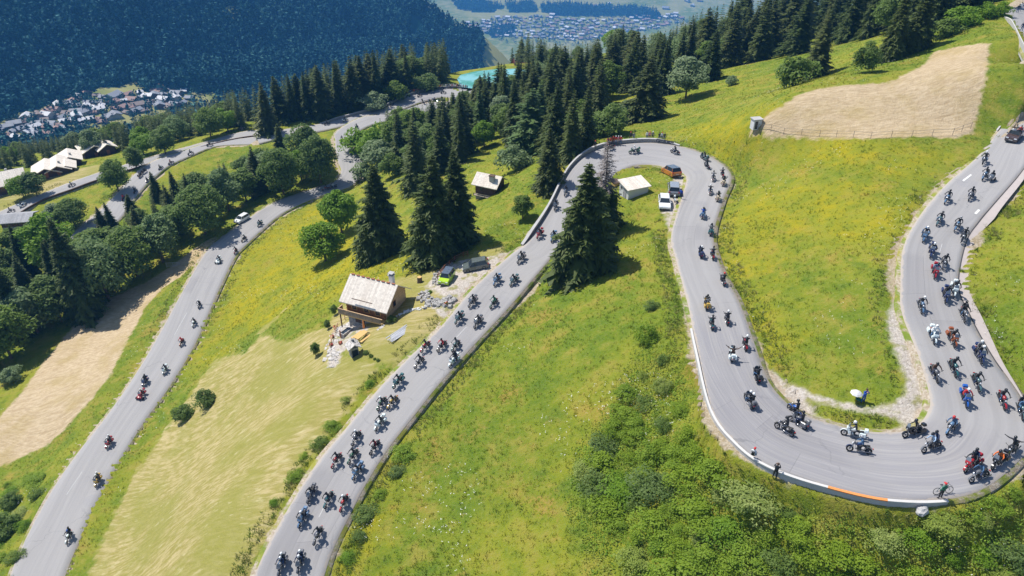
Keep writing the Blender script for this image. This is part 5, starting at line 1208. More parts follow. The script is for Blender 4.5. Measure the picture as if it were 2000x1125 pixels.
houses([(223,192)], 15, 'largest pale flat roofed house in the hamlet below the crest', 'hamlet hall', True, 2)
houses([(675,100),(690,97),(704,90),(538,142),(655,96),(664,103)], 10, 'white house between mountain foot and spruce row', 'houses at the mountain foot', True, 9)
houses(fill([(908,45),(940,40),(985,30),(1010,35),(1080,30),(1110,38),(1180,40),(1240,33),(1320,28),(1335,40),(1290,55),(1230,62),(1180,72),(1130,80),(1060,75),(980,75),(925,62)], 225, 7.6, 8), 12.5, 'tiny pale house in the village on the valley floor', 'houses of the valley village', True, 10)
houses([(1352,12),(1300,18),(1342,3),(1366,2),(1160,14),(1190,8)], 16, 'lone barn on the far valley pasture', 'barns on the far pasture', True, 12)

for poly, n, hs, lab, nm in (([(-20,262),(40,235),(110,210),(150,188),(235,190),(340,172),(430,180),(400,215),(250,235),(110,270),(-20,300)], 170, (7, 13), 'garden trees between the houses of the hamlet', 'hamlet_trees'),
    ([(908,45),(1080,30),(1180,40),(1330,28),(1350,45),(1230,70),(1130,90),(980,85)], 420, (9, 18), 'trees between the houses of the valley village', 'village_trees')):
    P = far_cast(*zip(*fill(poly, n, 3.0, 21))); far_trees(nm, P, hs, fm, lab, .2)

order_left({'houses of the hamlet at the left', 'houses at the mountain foot', 'barns on the far pasture'})
# ---------------------------------------------------------------- people
def bake_skin(name, P, E, Rd, root=0, sub=1):
    me = bpy.data.meshes.new(name); me.from_pydata(P, E, []); me.update(); ob = link(name, me)
    sk = ob.modifiers.new('s', 'SKIN'); sk.use_smooth_shade = True; sk.branch_smoothing = .3
    for i, v in enumerate(me.skin_vertices[0].data): v.radius = (Rd[i], Rd[i]) if not isinstance(Rd[i], tuple) else Rd[i]; v.use_root = (i == root)
    ss = ob.modifiers.new('u', 'SUBSURF'); ss.levels = sub; ss.render_levels = sub
    dg = bpy.context.evaluated_depsgraph_get(); dg.update(); out = bpy.data.meshes.new_from_object(ob.evaluated_get(dg))
    bpy.data.objects.remove(ob); bpy.data.meshes.remove(me); out.name = name; return out
def body(name, pelvis, chest, neck, head, arms, legs, detail=True):
    """arms: [(shoulder, elbow, wrist, palm)] legs: [(hip, knee, ankle, toe)]"""
    P = [pelvis]; E = []; Rd = [(.155, .12)]; R_ = {}
    def add(p, par, r): P.append(tuple(p)); E.append((par, len(P)-1)); Rd.append(r); return len(P)-1
    mid = tuple((Vector(pelvis)+Vector(chest))/2); a = add(mid, 0, (.15, .115)); c = add(chest, a, (.185, .13)); n = add(neck, c, .065); h0 = add(tuple((Vector(neck)+Vector(head))/2+Vector((0, 0, 0))), n, .085); h = add(head, h0, .098); h2 = add(tuple(Vector(head)+(Vector(head)-Vector(neck)).normalized()*.10), h, .07)
    for sh, el, wr, pm in arms:
        s = add(sh, c, .075); e = add(el, s, .055); w = add(wr, e, .036); p_ = add(pm, w, .040)
        if detail:
            d = (Vector(pm)-Vector(wr)).normalized(); sd = d.cross(Vector((0, 0, 1))); sd = sd.normalized() if sd.length > .1 else Vector((0, 1, 0))
            for k, (off, ln) in enumerate(((-.030, .060), (-.010, .075), (.010, .070), (.030, .050))):
                f = add(Vector(pm)+d*ln*.55+sd*off, p_, .011); add(Vector(pm)+d*ln+sd*off*1.1+Vector((0, 0, -.022)), f, .009)
            f = add(Vector(wr)+d*.03+sd*.045, p_, .013); add(Vector(wr)+d*.07+sd*.062+Vector((0, 0, -.01)), f, .010)
    for hp, kn, an, toe in legs:
        q = add(hp, 0, .095); k = add(kn, q, .068); an_ = add(an, k, .045); add(toe, an_, .045)
    me = bake_skin(name, P, E, Rd); return me, arms, legs, neck
def colour_body(me, arms, legs, neck, mats):
    """slots: 0 jacket 1 trousers 2 shoes 3 skin/gloves, chosen by the nearest bone"""
    for m in mats: me.materials.append(m)
    idx = []
    def seg(p, a, b): a, b = Vector(a), Vector(b); ab = b-a; t = max(0, min(1, (p-a).dot(ab)/ab.length_squared)); return (p-a-ab*t).length
    for f in me.polygons:
        c = f.center; best = (9, 0); up = Vector(neck)
        for sh, el, wr, pm in arms:
            best = min(best, (seg(c, sh, el), 0), (seg(c, el, wr), 0), (seg(c, Vector(wr).lerp(Vector(el), .1), Vector(pm)+(Vector(pm)-Vector(wr)))*.95, 3))
        for hp, kn, an, toe in legs: best = min(best, (seg(c, Vector(hp), kn)-.03, 1), (seg(c, kn, an), 1), (seg(c, an, toe), 2))
        if c.z > up.z+.03 and (c-up).length < .40: best = (0, 3)
        elif best[0] > .11 and best[1] != 2: best = (0, 0)
        idx.append(best[1])
    me.polygons.foreach_set('material_index', np.array(idx, dtype=np.int32)); return me
CL = lambda n, c, r=.8: plain('cloth '+n, c, r, var=.15, scale=9)
cloth = {'black': CL('black', (0.022, 0.022, 0.026), .55), 'dark blue': CL('dark blue', (0.02, 0.035, 0.09)), 'denim': CL('denim', (0.06, 0.13, 0.24)), 'red': CL('red', (0.55, 0.03, 0.035)), 'white': CL('white', (0.75, 0.75, 0.75)),
  'orange': CL('orange', (0.70, 0.15, 0.02)), 'green': CL('green', (0.03, 0.16, 0.10)), 'grey': CL('grey', (0.18, 0.18, 0.19)), 'brown': CL('brown', (0.10, 0.055, 0.035)), 'dark red': CL('dark red', (0.25, 0.02, 0.025)), 'yellow': CL('yellow', (0.65, 0.45, 0.03)), 'light blue': CL('light blue', (0.30, 0.42, 0.58)), 'turquoise': CL('turquoise', (0.05, 0.38, 0.40)), 'cream': CL('cream', (0.62, 0.52, 0.38)), 'blue': CL('blue', (0.02, 0.08, 0.40)), 'pink': CL('pink', (0.6, 0.2, 0.25))}
M_skin = plain('skin', (0.52, 0.30, 0.21), .6); M_hair = plain('brown hair', (0.06, 0.035, 0.02), .7); M_shoe = plain('dark shoes', (0.03, 0.028, 0.026), .6)
hel = {k: plain('helmet '+k, c, .25, var=.05, coat=.5) for k, c in {'black': (0.015, 0.015, 0.018), 'white': (0.80, 0.80, 0.80), 'red': (0.55, 0.03, 0.03), 'blue': (0.04, 0.10, 0.35), 'grey': (0.35, 0.35, 0.37)}.items()}
M_visor = plain('smoked visor', (0.02, 0.022, 0.03), .08)
def mk(name, *a, glove=None): b = body(name, *a); return colour_body(b[0], b[1], b[2], b[3], [cloth['black'], cloth['denim'], M_shoe, glove or M_skin])
def arm(sx, shz, shx, el, wr, pm): return [((shx, s*.19, shz), (el[0], s*el[1], el[2]), (wr[0], s*wr[1], wr[2]), (pm[0], s*pm[1], pm[2])) for s in (1, -1)]
legs_ride = [((-.22, s*.10, .80), (.20, s*.27, .74), (.10, s*.26, .36), (.27, s*.28, .32)) for s in (1, -1)]
GL = plain('black gloves', (0.02, 0.02, 0.02), .6)
B_RIDE = mk('person seated', (-.28, 0, .86), (-.20, 0, 1.22), (-.14, 0, 1.44), (-.10, 0, 1.54), arm(1, 1.36, -.17, (.02, .36, 1.16), (.26, .37, 1.07), (.33, .36, 1.06)), legs_ride, glove=GL)
B_RAISE = mk('person arms raised', (-.28, 0, .86), (-.24, 0, 1.22), (-.21, 0, 1.44), (-.19, 0, 1.55), arm(1, 1.36, -.2, (-.14, .46, 1.40), (-.06, .66, 1.56), (-.04, .74, 1.62)), legs_ride, glove=GL)
B_PILL = mk('person pillion', (-.30, 0, .92), (-.26, 0, 1.28), (-.24, 0, 1.50), (-.22, 0, 1.61), arm(1, 1.42, -.24, (-.06, .30, 1.16), (.12, .20, 1.06), (.18, .14, 1.05)), [((-.24, s*.10, .88), (.14, s*.26, .82), (.02, s*.27, .46), (.18, s*.29, .42)) for s in (1, -1)], glove=GL)
legs_st = [((0, s*.10, .90), (.03, s*.13, .50), (-.02, s*.14, .09), (.14, s*.17, .04)) for s in (1, -1)]
B_STAND = mk('person standing', (0, 0, .96), (0, 0, 1.30), (.01, 0, 1.50), (.02, 0, 1.61), arm(1, 1.42, 0, (-.03, .27, 1.14), (.06, .28, .90), (.09, .27, .83)), legs_st)
B_PHOTO = mk('person holding camera', (0, 0, .96), (.02, 0, 1.30), (.05, 0, 1.50), (.07, 0, 1.61), arm(1, 1.42, .02, (.20, .26, 1.24), (.30, .12, 1.50), (.30, .07, 1.56)), legs_st)
B_SIT = mk('person sitting', (0, 0, .08), (-.02, 0, .42), (0, 0, .62), (.01, 0, .73), arm(1, .55, -.02, (.04, .26, .30), (.26, .20, .22), (.33, .18, .22)), [((.02, s*.10, .06), (.42, s*.13, .10), (.44, s*.13, -.32), (.58, s*.14, -.36)) for s in (1, -1)])
def helmet_mesh(col):
    m = MB(); m.ell((0, 0, .02), (.158, .135, .15), 0, nu=12, nv=8); m.box((.10, 0, -.06), (.12, .16, .08)); return m.mesh('helmet', [hel[col]], smooth=True)
HELM = {c: helmet_mesh(c) for c in hel}
VIS = (lambda m: m.mesh('visor', [M_visor], smooth=True))(MB().ell((.075, 0, .03), (.10, .115, .055), 0, nu=10, nv=6))
HAIR = (lambda m: m.mesh('hair', [M_hair], smooth=True))(MB().ell((-.015, 0, .035), (.118, .108, .11), 0, nu=10, nv=6))
CAPS = {c: (lambda m: m.mesh('cap', [cloth[c]], smooth=True))(MB().ell((0, 0, .05), (.12, .112, .085), 0, nu=10, nv=6).box((.13, 0, .035), (.12, .14, .02))) for c in ('red', 'white', 'black', 'blue')}
NOSE = MB().box((.112, 0, -.01), (.03, .025, .04), taper=.5).mesh('nose', [M_skin])
HEADS = {'person seated': (-.09, 0, 1.60), 'person arms raised': (-.18, 0, 1.61), 'person pillion': (-.21, 0, 1.67), 'person standing': (.02, 0, 1.66), 'person holding camera': (.08, 0, 1.66), 'person sitting': (.02, 0, .78)}
def person(me, Mx, label, group, jacket='black', trousers='denim', helmet=None, cap=None, shoes=None):
    o = link('person', me); o.matrix_world = Mx; tag(o, label, 'person', group)
    for i, m in ((0, cloth[jacket]), (1, cloth[trousers])): o.material_slots[i].link = 'OBJECT'; o.material_slots[i].material = m
    hd = HEADS[me.name.split('.')[0]]
    if helmet:
        h = link('helmet', HELM[helmet], o); h.location = hd; v = link('visor', VIS, h)
    else:
        h = link('cap' if cap else 'hair', CAPS[cap] if cap else HAIR, o); h.location = hd; n = link('nose', NOSE, o); n.location = hd
    return o
# ---------------------------------------------------------------- motorcycles
M_tyre = plain('rubber', (0.018, 0.018, 0.018), .8); M_chrome = plain('chrome', (0.34, 0.34, 0.36), .28, metal=1.0, var=.05); M_steel = plain('dark steel', (0.06, 0.06, 0.065), .4, metal=.6); M_seat = plain('black seat', (0.02, 0.018, 0.018), .6)
M_lamp = plain('headlamp glass', (0.80, 0.82, 0.85), .1); M_red = plain('red lamp', (0.5, 0.01, 0.01), .3); M_shield = plain('clear windshield', (0.14, 0.17, 0.21), .08)
paint = {k: plain('paint '+k, c, .25, var=.06, coat=.6) for k, c in {'black': (0.015, 0.015, 0.018), 'dark blue': (0.02, 0.035, 0.11), 'red': (0.34, 0.015, 0.02), 'white': (0.70, 0.78, 0.78), 'silver': (0.13, 0.135, 0.15), 'blue': (0.02, 0.10, 0.38), 'yellow': (0.50, 0.33, 0.06), 'green': (0.02, 0.09, 0.05), 'orange': (0.30, 0.08, 0.02), 'light blue': (0.10, 0.19, 0.32), 'grey': (0.07, 0.14, 0.15), 'cream': (0.66, 0.55, 0.40), 'turquoise': (0.02, 0.11, 0.12), 'dark red': (0.22, 0.015, 0.02)}.items()}
PROTO = {}
def bike_parts(kind, col):
    """list of (name, mesh, parent index) in the frame: x forward, origin on the ground"""
    pm = paint[col]; L = []
    def wheel(x, r, w, fat):
        m = MB(); m.torus((x, 0, r), r-w*.5, w*.5, 'Y', nu=18, nv=6, flat=fat); L.append(('tyre' if False else 'wheel', m.mesh('tyre', [M_tyre], smooth=True), None)); k = len(L)-1
        m = MB(); m.torus((x, 0, r), r-w-.01, .022, 'Y', nu=16, nv=4)
        for i in range(9): a = 2*math.pi*i/9; m.tube([(x, 0, r), (x+math.cos(a)*(r-w), 0, r+math.sin(a)*(r-w))], .012, 4, cap=False)
        m.tube([(x, -.06, r), (x, .06, r)], .05, 8); L.append(('rim', m.mesh('rim', [M_steel]), k))
    touring = kind == 'touring'
    fx, rx = .80, -.72
    wheel(fx, .32, .11, 1.0); wheel(rx, .31, .14, 1.2)
    m = MB()
    for s in (-1, 1): m.tube([(fx, s*.10, .32), (.42, s*.11, .98)], .028, 6)
    L.append(('fork', m.mesh('fork', [M_chrome]), None))
    m = MB(); m.tube([(.24, .42, 1.04), (.36, .28, 1.07), (.44, 0, 1.0), (.36, -.28, 1.07), (.24, -.42, 1.04)], .018, 6)
    for s in (-1, 1): m.tube([(.30, s*.36, 1.06), (.34, s*.42, 1.18)], .01, 4); m.ell((.34, s*.43, 1.20), (.02, .06, .04), 0, nu=6, nv=4)
    L.append(('handlebar', m.mesh('handlebar', [M_steel]), None))
    m = MB(); m.ell((.56, 0, .90), (.10, .10, .10), 0, nu=10, nv=6); L.append(('headlight', m.mesh('headlight', [M_chrome if not touring else M_lamp], smooth=True), None)); k = len(L)-1
    m = MB(); m.ell((.63, 0, .90), (.04, .08, .08), 0, nu=10, nv=5); L.append(('lens', m.mesh('lens', [M_lamp], smooth=True), k))
    m = MB(); m.ell((.12, 0, .86), (.33, .17, .15), 0, nu=12, nv=7, ry=.12); L.append(('fuel_tank', m.mesh('fuel tank', [pm], smooth=True), None))
    m = MB(); m.box((-.30, 0, .76), (.52, .30, .12), taper=.85); m.box((-.66, 0, .82), (.30, .24, .10), taper=.85); L.append(('seat', m.mesh('seat', [M_seat], bevel=.03), None))
    m = MB(); m.box((.06, 0, .44), (.40, .26, .26), taper=.85); m.tube([(.02, 0, .50), (.20, 0, .74)], .09, 8); m.tube([(.0, 0, .50), (-.14, 0, .72)], .09, 8); L.append(('engine', m.mesh('engine', [M_steel], bevel=.02), None))
    m = MB(); m.tube([(.42, 0, .98), (.36, 0, .36), (-.30, 0, .30), (rx, 0, .31)], .03, 6); m.tube([(.42, 0, .94), (-.35, 0, .66), (rx, 0, .36)], .03, 6); L.append(('frame', m.mesh('frame', [M_steel]), None))
    m = MB()
    for s in (-1, 1): m.tube([(.15, s*.14, .42), (-.1, s*.20, .26), (-.98, s*.22, .30)], [.035, .04, .055], 7)
    L.append(('exhaust', m.mesh('exhaust', [M_chrome], smooth=True), None))
    def fender(x, r, a0, a1, w): 
        m = MB(); n = 8; V = []; F = []
        for i in range(n+1):
            a = a0+(a1-a0)*i/n
            for rr in (r, r+.02):
                for y in (-w, w): V.append((x+math.cos(a)*rr, y, .32+math.sin(a)*rr))
        for i in range(n):
            b = i*4; F += [(b, b+1, b+5, b+4), (b+2, b+6, b+7, b+3), (b, b+4, b+6, b+2), (b+1, b+3, b+7, b+5)]
        F += [(0, 2, 3, 1), (n*4, n*4+1, n*4+3, n*4+2)]; m.add(V, F); return m.mesh('fender', [pm], smooth=False)
    L.append(('front_fender', fender(fx, .355, R(20), R(150), .075), None)); L.append(('rear_fender', fender(rx, .36, R(0), R(160), .11), None)); k = len(L)-1
    m = MB(); m.box((-1.06, 0, .56), (.05, .14, .09)); L.append(('tail_light', m.mesh('tail light', [M_red]), k))
    if touring:
        m = MB(); m.prism([(.34, .62), (.66, .78), (.66, .98), (.50, 1.14), (.36, 1.02)], -.24, .24); m.prism([(.0, .40), (.46, .40), (.52, .74), (.10, .62)], -.25, .25); L.append(('fairing', m.mesh('fairing', [pm], bevel=.04), None)); k = len(L)-1
        m = MB(); m.box((.47, 0, 1.24), (.03, .44, .34), ry=-.45, taper=.75); L.append(('windshield', m.mesh('windshield', [M_shield], bevel=.01), k))
        for s in (-1, 1): m = MB(); m.box((-.72, s*.33, .60), (.56, .20, .36), taper=.9); L.append(('pannier', m.mesh('pannier', [pm], bevel=.04), None))
        m = MB(); m.box((-.98, 0, 1.0), (.36, .46, .26), taper=.85); L.append(('top_case', m.mesh('top case', [pm], bevel=.04), None))
    return L
def make_bike(kind, col, Mx, label, group, cat='motorcycle', name='motorcycle'):
    key = (kind, col)
    if key not in PROTO: PROTO[key] = bike_parts(kind, col)
    root = bpy.data.objects.new(name, None); COL.objects.link(root); root.matrix_world = Mx; root.empty_display_size = .3; tag(root, label, cat, group)
    obs = []
    for nm, me, par in PROTO[key]:
        o = link(nm, me, root if par is None else obs[par]); obs.append(o)
    return root
_tan = {}
for nm, (L, Q, l, q) in ROADS.items():
    c = (l+q)/2; t = np.gradient(c, axis=0); _tan['AUBCDE'.index(nm)] = t/np.linalg.norm(t, axis=1)[:, None]
def on_road(px, py, rid=None):
    p = cast([px], [py], False)[0]
    for _ in range(4):
        e, zr, side, r_, ix = road_dist(p[None, :2]); p = at_z(px, py, zr[0])
    return p, int(r_[0]), int(round(ix[0]*8)), side[0]
def frame(p, d, up=(0, 0, 1), roll=0.0, lift=.012):
    x = Vector(d).normalized(); z = Vector(up); y = z.cross(x).normalized(); z = x.cross(y)
    M = Matrix((x, y, z)).transposed().to_4x4(); return Matrix.Translation(Vector(p)+Vector((0, 0, lift))) @ M @ Matrix.Rotation(roll, 4, 'X')
ORD = ['first', 'second', 'third', 'fourth', 'fifth', 'sixth', 'seventh', 'eighth', 'ninth', 'tenth', 'eleventh', 'twelfth', 'thirteenth', 'fourteenth', 'fifteenth', 'sixteenth', 'seventeenth', 'eighteenth', 'nineteenth', 'twentieth', 'twenty-first', 'twenty-second', 'twenty-third', 'twenty-fourth', 'twenty-fifth', 'twenty-sixth', 'twenty-seventh', 'twenty-eighth', 'twenty-ninth', 'thirtieth', 'thirty-first', 'thirty-second', 'thirty-third', 'thirty-fourth', 'thirty-fifth', 'thirty-sixth', 'thirty-seventh', 'thirty-eighth', 'thirty-ninth', 'fortieth']
SEC = {'R': 'the right-hand road', 'H': 'the lower hairpin', 'L': 'the road between the hairpins', 'T': 'the upper hairpin', 'M': 'the middle road', 'B': 'the left road', 'U': 'the far road', 'C': 'the second left road', 'D': 'the farthest left road', 'P': 'the bikes parked by the far bend'}
# x, y, stretch, kind (c cruiser, t touring), paint, jacket, helmet, extra (p pillion, r arms raised, s sidecar, 3 trike)
BK = '''1922 318 R c black black white
1923 349 R c light_blue black black s
1848 394 R c light_blue black black
1895 388 R c silver black black
1832 436 R c grey black black
1867 446 R c light_blue black grey
1803 467 R t light_blue black white
1879 468 R c black black black
1817 497 R t dark_blue black white
1841 519 R c silver black black
1823 537 R t red denim black
1844 583 R t dark_blue black black
1861 572 R t white black black
1796 603 R c light_blue black white
1879 620 R c silver black black p
1819 662 R t white white white
1857 668 R t orange black black
1909 699 R t dark_blue black white p
1823 735 R c silver brown black
1859 724 R c turquoise black black
1905 752 R c grey black black
1883 783 R t blue red white
1955 787 R c red black black
1992 807 R c grey denim grey p
1858 840 R c light_blue denim red
1784 852 H t black black black
1820 880 H c silver light_blue black p
1898 915 H t red black black p
1913 938 H c silver denim black
1950 909 H t black orange black
1977 886 H c black black black r
1666 855 H t white black white
1678 885 H c dark_blue denim grey
1531 845 H c black black black
1557 832 H t silver black black
1550 810 H c blue black black
1462 790 L t silver black white p
1477 740 L t black black black
1428 699 L t white brown black r
1454 678 L c dark_red black white
1419 629 L c black black white
1389 638 L c turquoise black black
1379 600 L t yellow black black p
1411 553 L c silver black red
1368 500 L t dark_blue black white
1391 503 L c dark_red black black
1388 457 L t turquoise grey black
1373 424 L t light_blue blue black
1402 391 L t cream black black
1387 378 L c silver black white
1413 361 L t cream black black
1411 345 L c dark_red black black
1393 352 L c silver grey black
1381 328 T c silver black black
1376 312 T t grey black black
1319 300 T c silver black black
1239 299 T t green white white
1191 292 T c black black black
1105 379 M c silver black black
1085 407 M t silver black black
1054 462 M t red black black
1081 468 M t light_blue black black
1018 510 M t silver black black
1004 554 M t grey black black
971 553 M t light_blue black black
923 595 M t silver black black
965 597 M c green green black
897 627 M t grey black black
934 635 M t silver black black
832 682 M c red black black
864 681 M c black red black
891 680 M c grey grey black
820 713 M c silver black black
887 710 M t white black black p
779 751 M t turquoise black black
747 793 M c green black white
768 790 M c yellow black black
743 832 M t white black black
697 860 M c silver black white
733 878 M c black dark_red black
659 904 M c dark_red black black
691 896 M c green black black
700 926 M t light_blue black black
609 970 M t silver black black
643 980 M c turquoise black black
673 987 M c red black white
592 1017 M t light_blue black white
622 1050 M c silver black black
551 1108 M t silver dark_blue white p
587 1103 M t silver dark_blue white p
136 1053 B c white black blue p
192 944 B t yellow black white p
214 870 B t red black white p
278 775 B t red brown white 3
284 750 B t dark_blue black black p
323 727 B t white black black
356 672 B c orange red red
380 635 B c white black black
390 599 B c silver black white
428 512 B t white black black 3
461 494 B c dark_red black black
477 470 B c black black white
508 441 B t grey black black
651 368 B t black white black
637 372 B c red black black
668 275 B c black black black
696 251 B c black black black
675 237 U t white black black
639 244 U c black black black
752 212 U c black black black
765 206 U c grey black black
820 189 U c black black black
866 183 U c black black black
828 200 P t black black -
838 199 P c grey black -
847 198 P t silver black -
857 199 P c black black -
866 200 P t dark_blue black -
410 285 C c black black black
373 302 C c black black black
335 321 C c black dark_red black
315 331 C c grey black black
283 337 C t black black black
275 345 C t black black black
265 376 C c black black black
242 390 C c red red black
289 355 C c black black black
447 260 D c black black black
475 255 D c black black black
141 364 D c silver black white
46 403 D t white black black
23 415 D c black black black'''
rows = []
for ln in BK.split('\n'):
    f = ln.split(); rows.append(dict(x=float(f[0]), y=float(f[1]), s=f[2], k='touring' if f[3] == 't' else 'cruiser', c=f[4].replace('_', ' '), j=f[5].replace('_', ' '), h=f[6], e=f[7] if len(f) > 7 else ''))
for s_ in SEC:
    g_ = [r_ for r_ in rows if r_['s'] == s_]
    g_.sort(key=(lambda r_: r_['x']) if s_ in 'HTUP' else (lambda r_: -r_['y']))
    for i, r_ in enumerate(g_):
        how = {'H': 'from the left round', 'T': 'from the left round', 'U': 'from the left on', 'P': 'from the left among'}.get(s_, 'from the bottom on'); r_['o'] = f"{ORD[i]} {how} {SEC[s_]}"
def trike_axle(root, col):
    m = MB(); m.box((.62, 0, .36), (.5, .9, .22), taper=.8); m.prism([(.3, .35), (.98, .30), (.95, .55), (.4, .78)], -.42, .42); o = m.build('front_body', [paint[col]], root, bevel=.05)
    for s in (-1, 1): m = MB(); m.torus((.72, s*.58, .28), .21, .075, 'Y', nu=14, nv=6, flat=1.3); m.build('front_wheel', [M_tyre], root, smooth=True)
def sidecar(Mx, label):
    o = bpy.data.objects.new('sidecar', None); COL.objects.link(o); o.matrix_world = Mx; tag(o, label, 'sidecar')
    m = MB(); m.ell((.10, 0, .52), (.85, .32, .28), 0, nu=12, nv=7); m.build('tub', [paint['silver']], o, smooth=True); m = MB(); m.torus((0, .42, .28), .22, .06, 'Y', nu=14); m.build('wheel', [M_tyre], o, smooth=True); m = MB(); m.box((.35, 0, .86), (.03, .4, .24), ry=-.4); m.build('windshield', [M_shield], o); m = MB(); m.tube([(0, -.1, .4), (0, -.62, .42)], .03, 6); m.build('strut', [M_steel], o)
LEANS = {'H': R(11), 'T': R(-8)}
for r_ in rows:
    p, rid, ix, side = on_road(r_['x'], r_['y']); t = _tan[rid][min(ix, len(_tan[rid])-1)].copy(); sg = 1
    if r_['s'] in 'CD': sg = -1
    d = Vector(t)*sg; d = Matrix.Rotation(random.uniform(-.07, .07), 3, 'Z') @ d
    if r_['s'] == 'P': d = Matrix.Rotation(R(70), 3, 'Z') @ d
    Lq = ROADS['AUBCDE'[rid]]; lat = Vector(Lq[3][min(ix, len(Lq[3])-1)]-Lq[2][min(ix, len(Lq[2])-1)]).normalized(); up = d.normalized().cross(lat); up = up if up.z > 0 else -up
    roll = LEANS.get(r_['s'], random.uniform(-.03, .03))*random.uniform(.7, 1.2)
    if r_['s'] == 'R' and r_['y'] > 730: roll = R(6)
    M = frame(p, d, up, roll); kd = 'motorcycle'
    root = make_bike(r_['k'], r_['c'], M, f"{dict(silver='dark grey').get(r_['c'], r_['c'])} {r_['k']} motorcycle, {r_['o']}", 'motorcycles in the parade')
    if '3' in r_['e']: trike_axle(root, r_['c']); root['label'] = f"{r_['c']} three-wheeled motorcycle, {r_['o']}"; root['category'] = 'trike'
    if r_['h'] == '-': continue
    me = B_RAISE if 'r' in r_['e'] else B_RIDE
    sc = Matrix.Rotation(random.uniform(-.10, .10), 4, 'Y') @ Matrix.Diagonal((1, random.uniform(.98, 1.08), random.uniform(.97, 1.03), 1))
    person(me, M @ sc, f"rider in {r_['j']} jacket, {r_['h']} helmet, {r_['o']}", 'riders in the parade', r_['j'], random.choice(['black', 'black', 'denim', 'dark blue', 'grey']), helmet=r_['h'])
    if 'p' in r_['e']:
        person(B_PILL, M @ Matrix.Translation((-.36, 0, .03)), f"pillion passenger behind the rider, {r_['o']}", 'pillion passengers', random.choice(['black', 'black', 'dark blue', 'grey']), 'black', helmet='white' if r_['h'] == 'white' else 'black')
    if 's' in r_['e']:
        Ms = M @ Matrix.Translation((0, .78, 0)); sidecar(Ms, 'silver sidecar coupled to the light blue motorcycle on the right-hand road')
        person(B_SIT, Ms @ Matrix.Translation((-.25, 0, .42)), 'passenger in black sitting in the silver sidecar', None, 'black', 'black', helmet='black')
# small bike by the white car
p, *_ = on_road(1317, 392); p2, *_ = on_road(1316, 382); p3, *_ = on_road(1318, 400)
make_bike('cruiser', 'white', frame(p, Vector(p3)-Vector(p2)), 'small white motorcycle parked between the white car and the grey car', None)
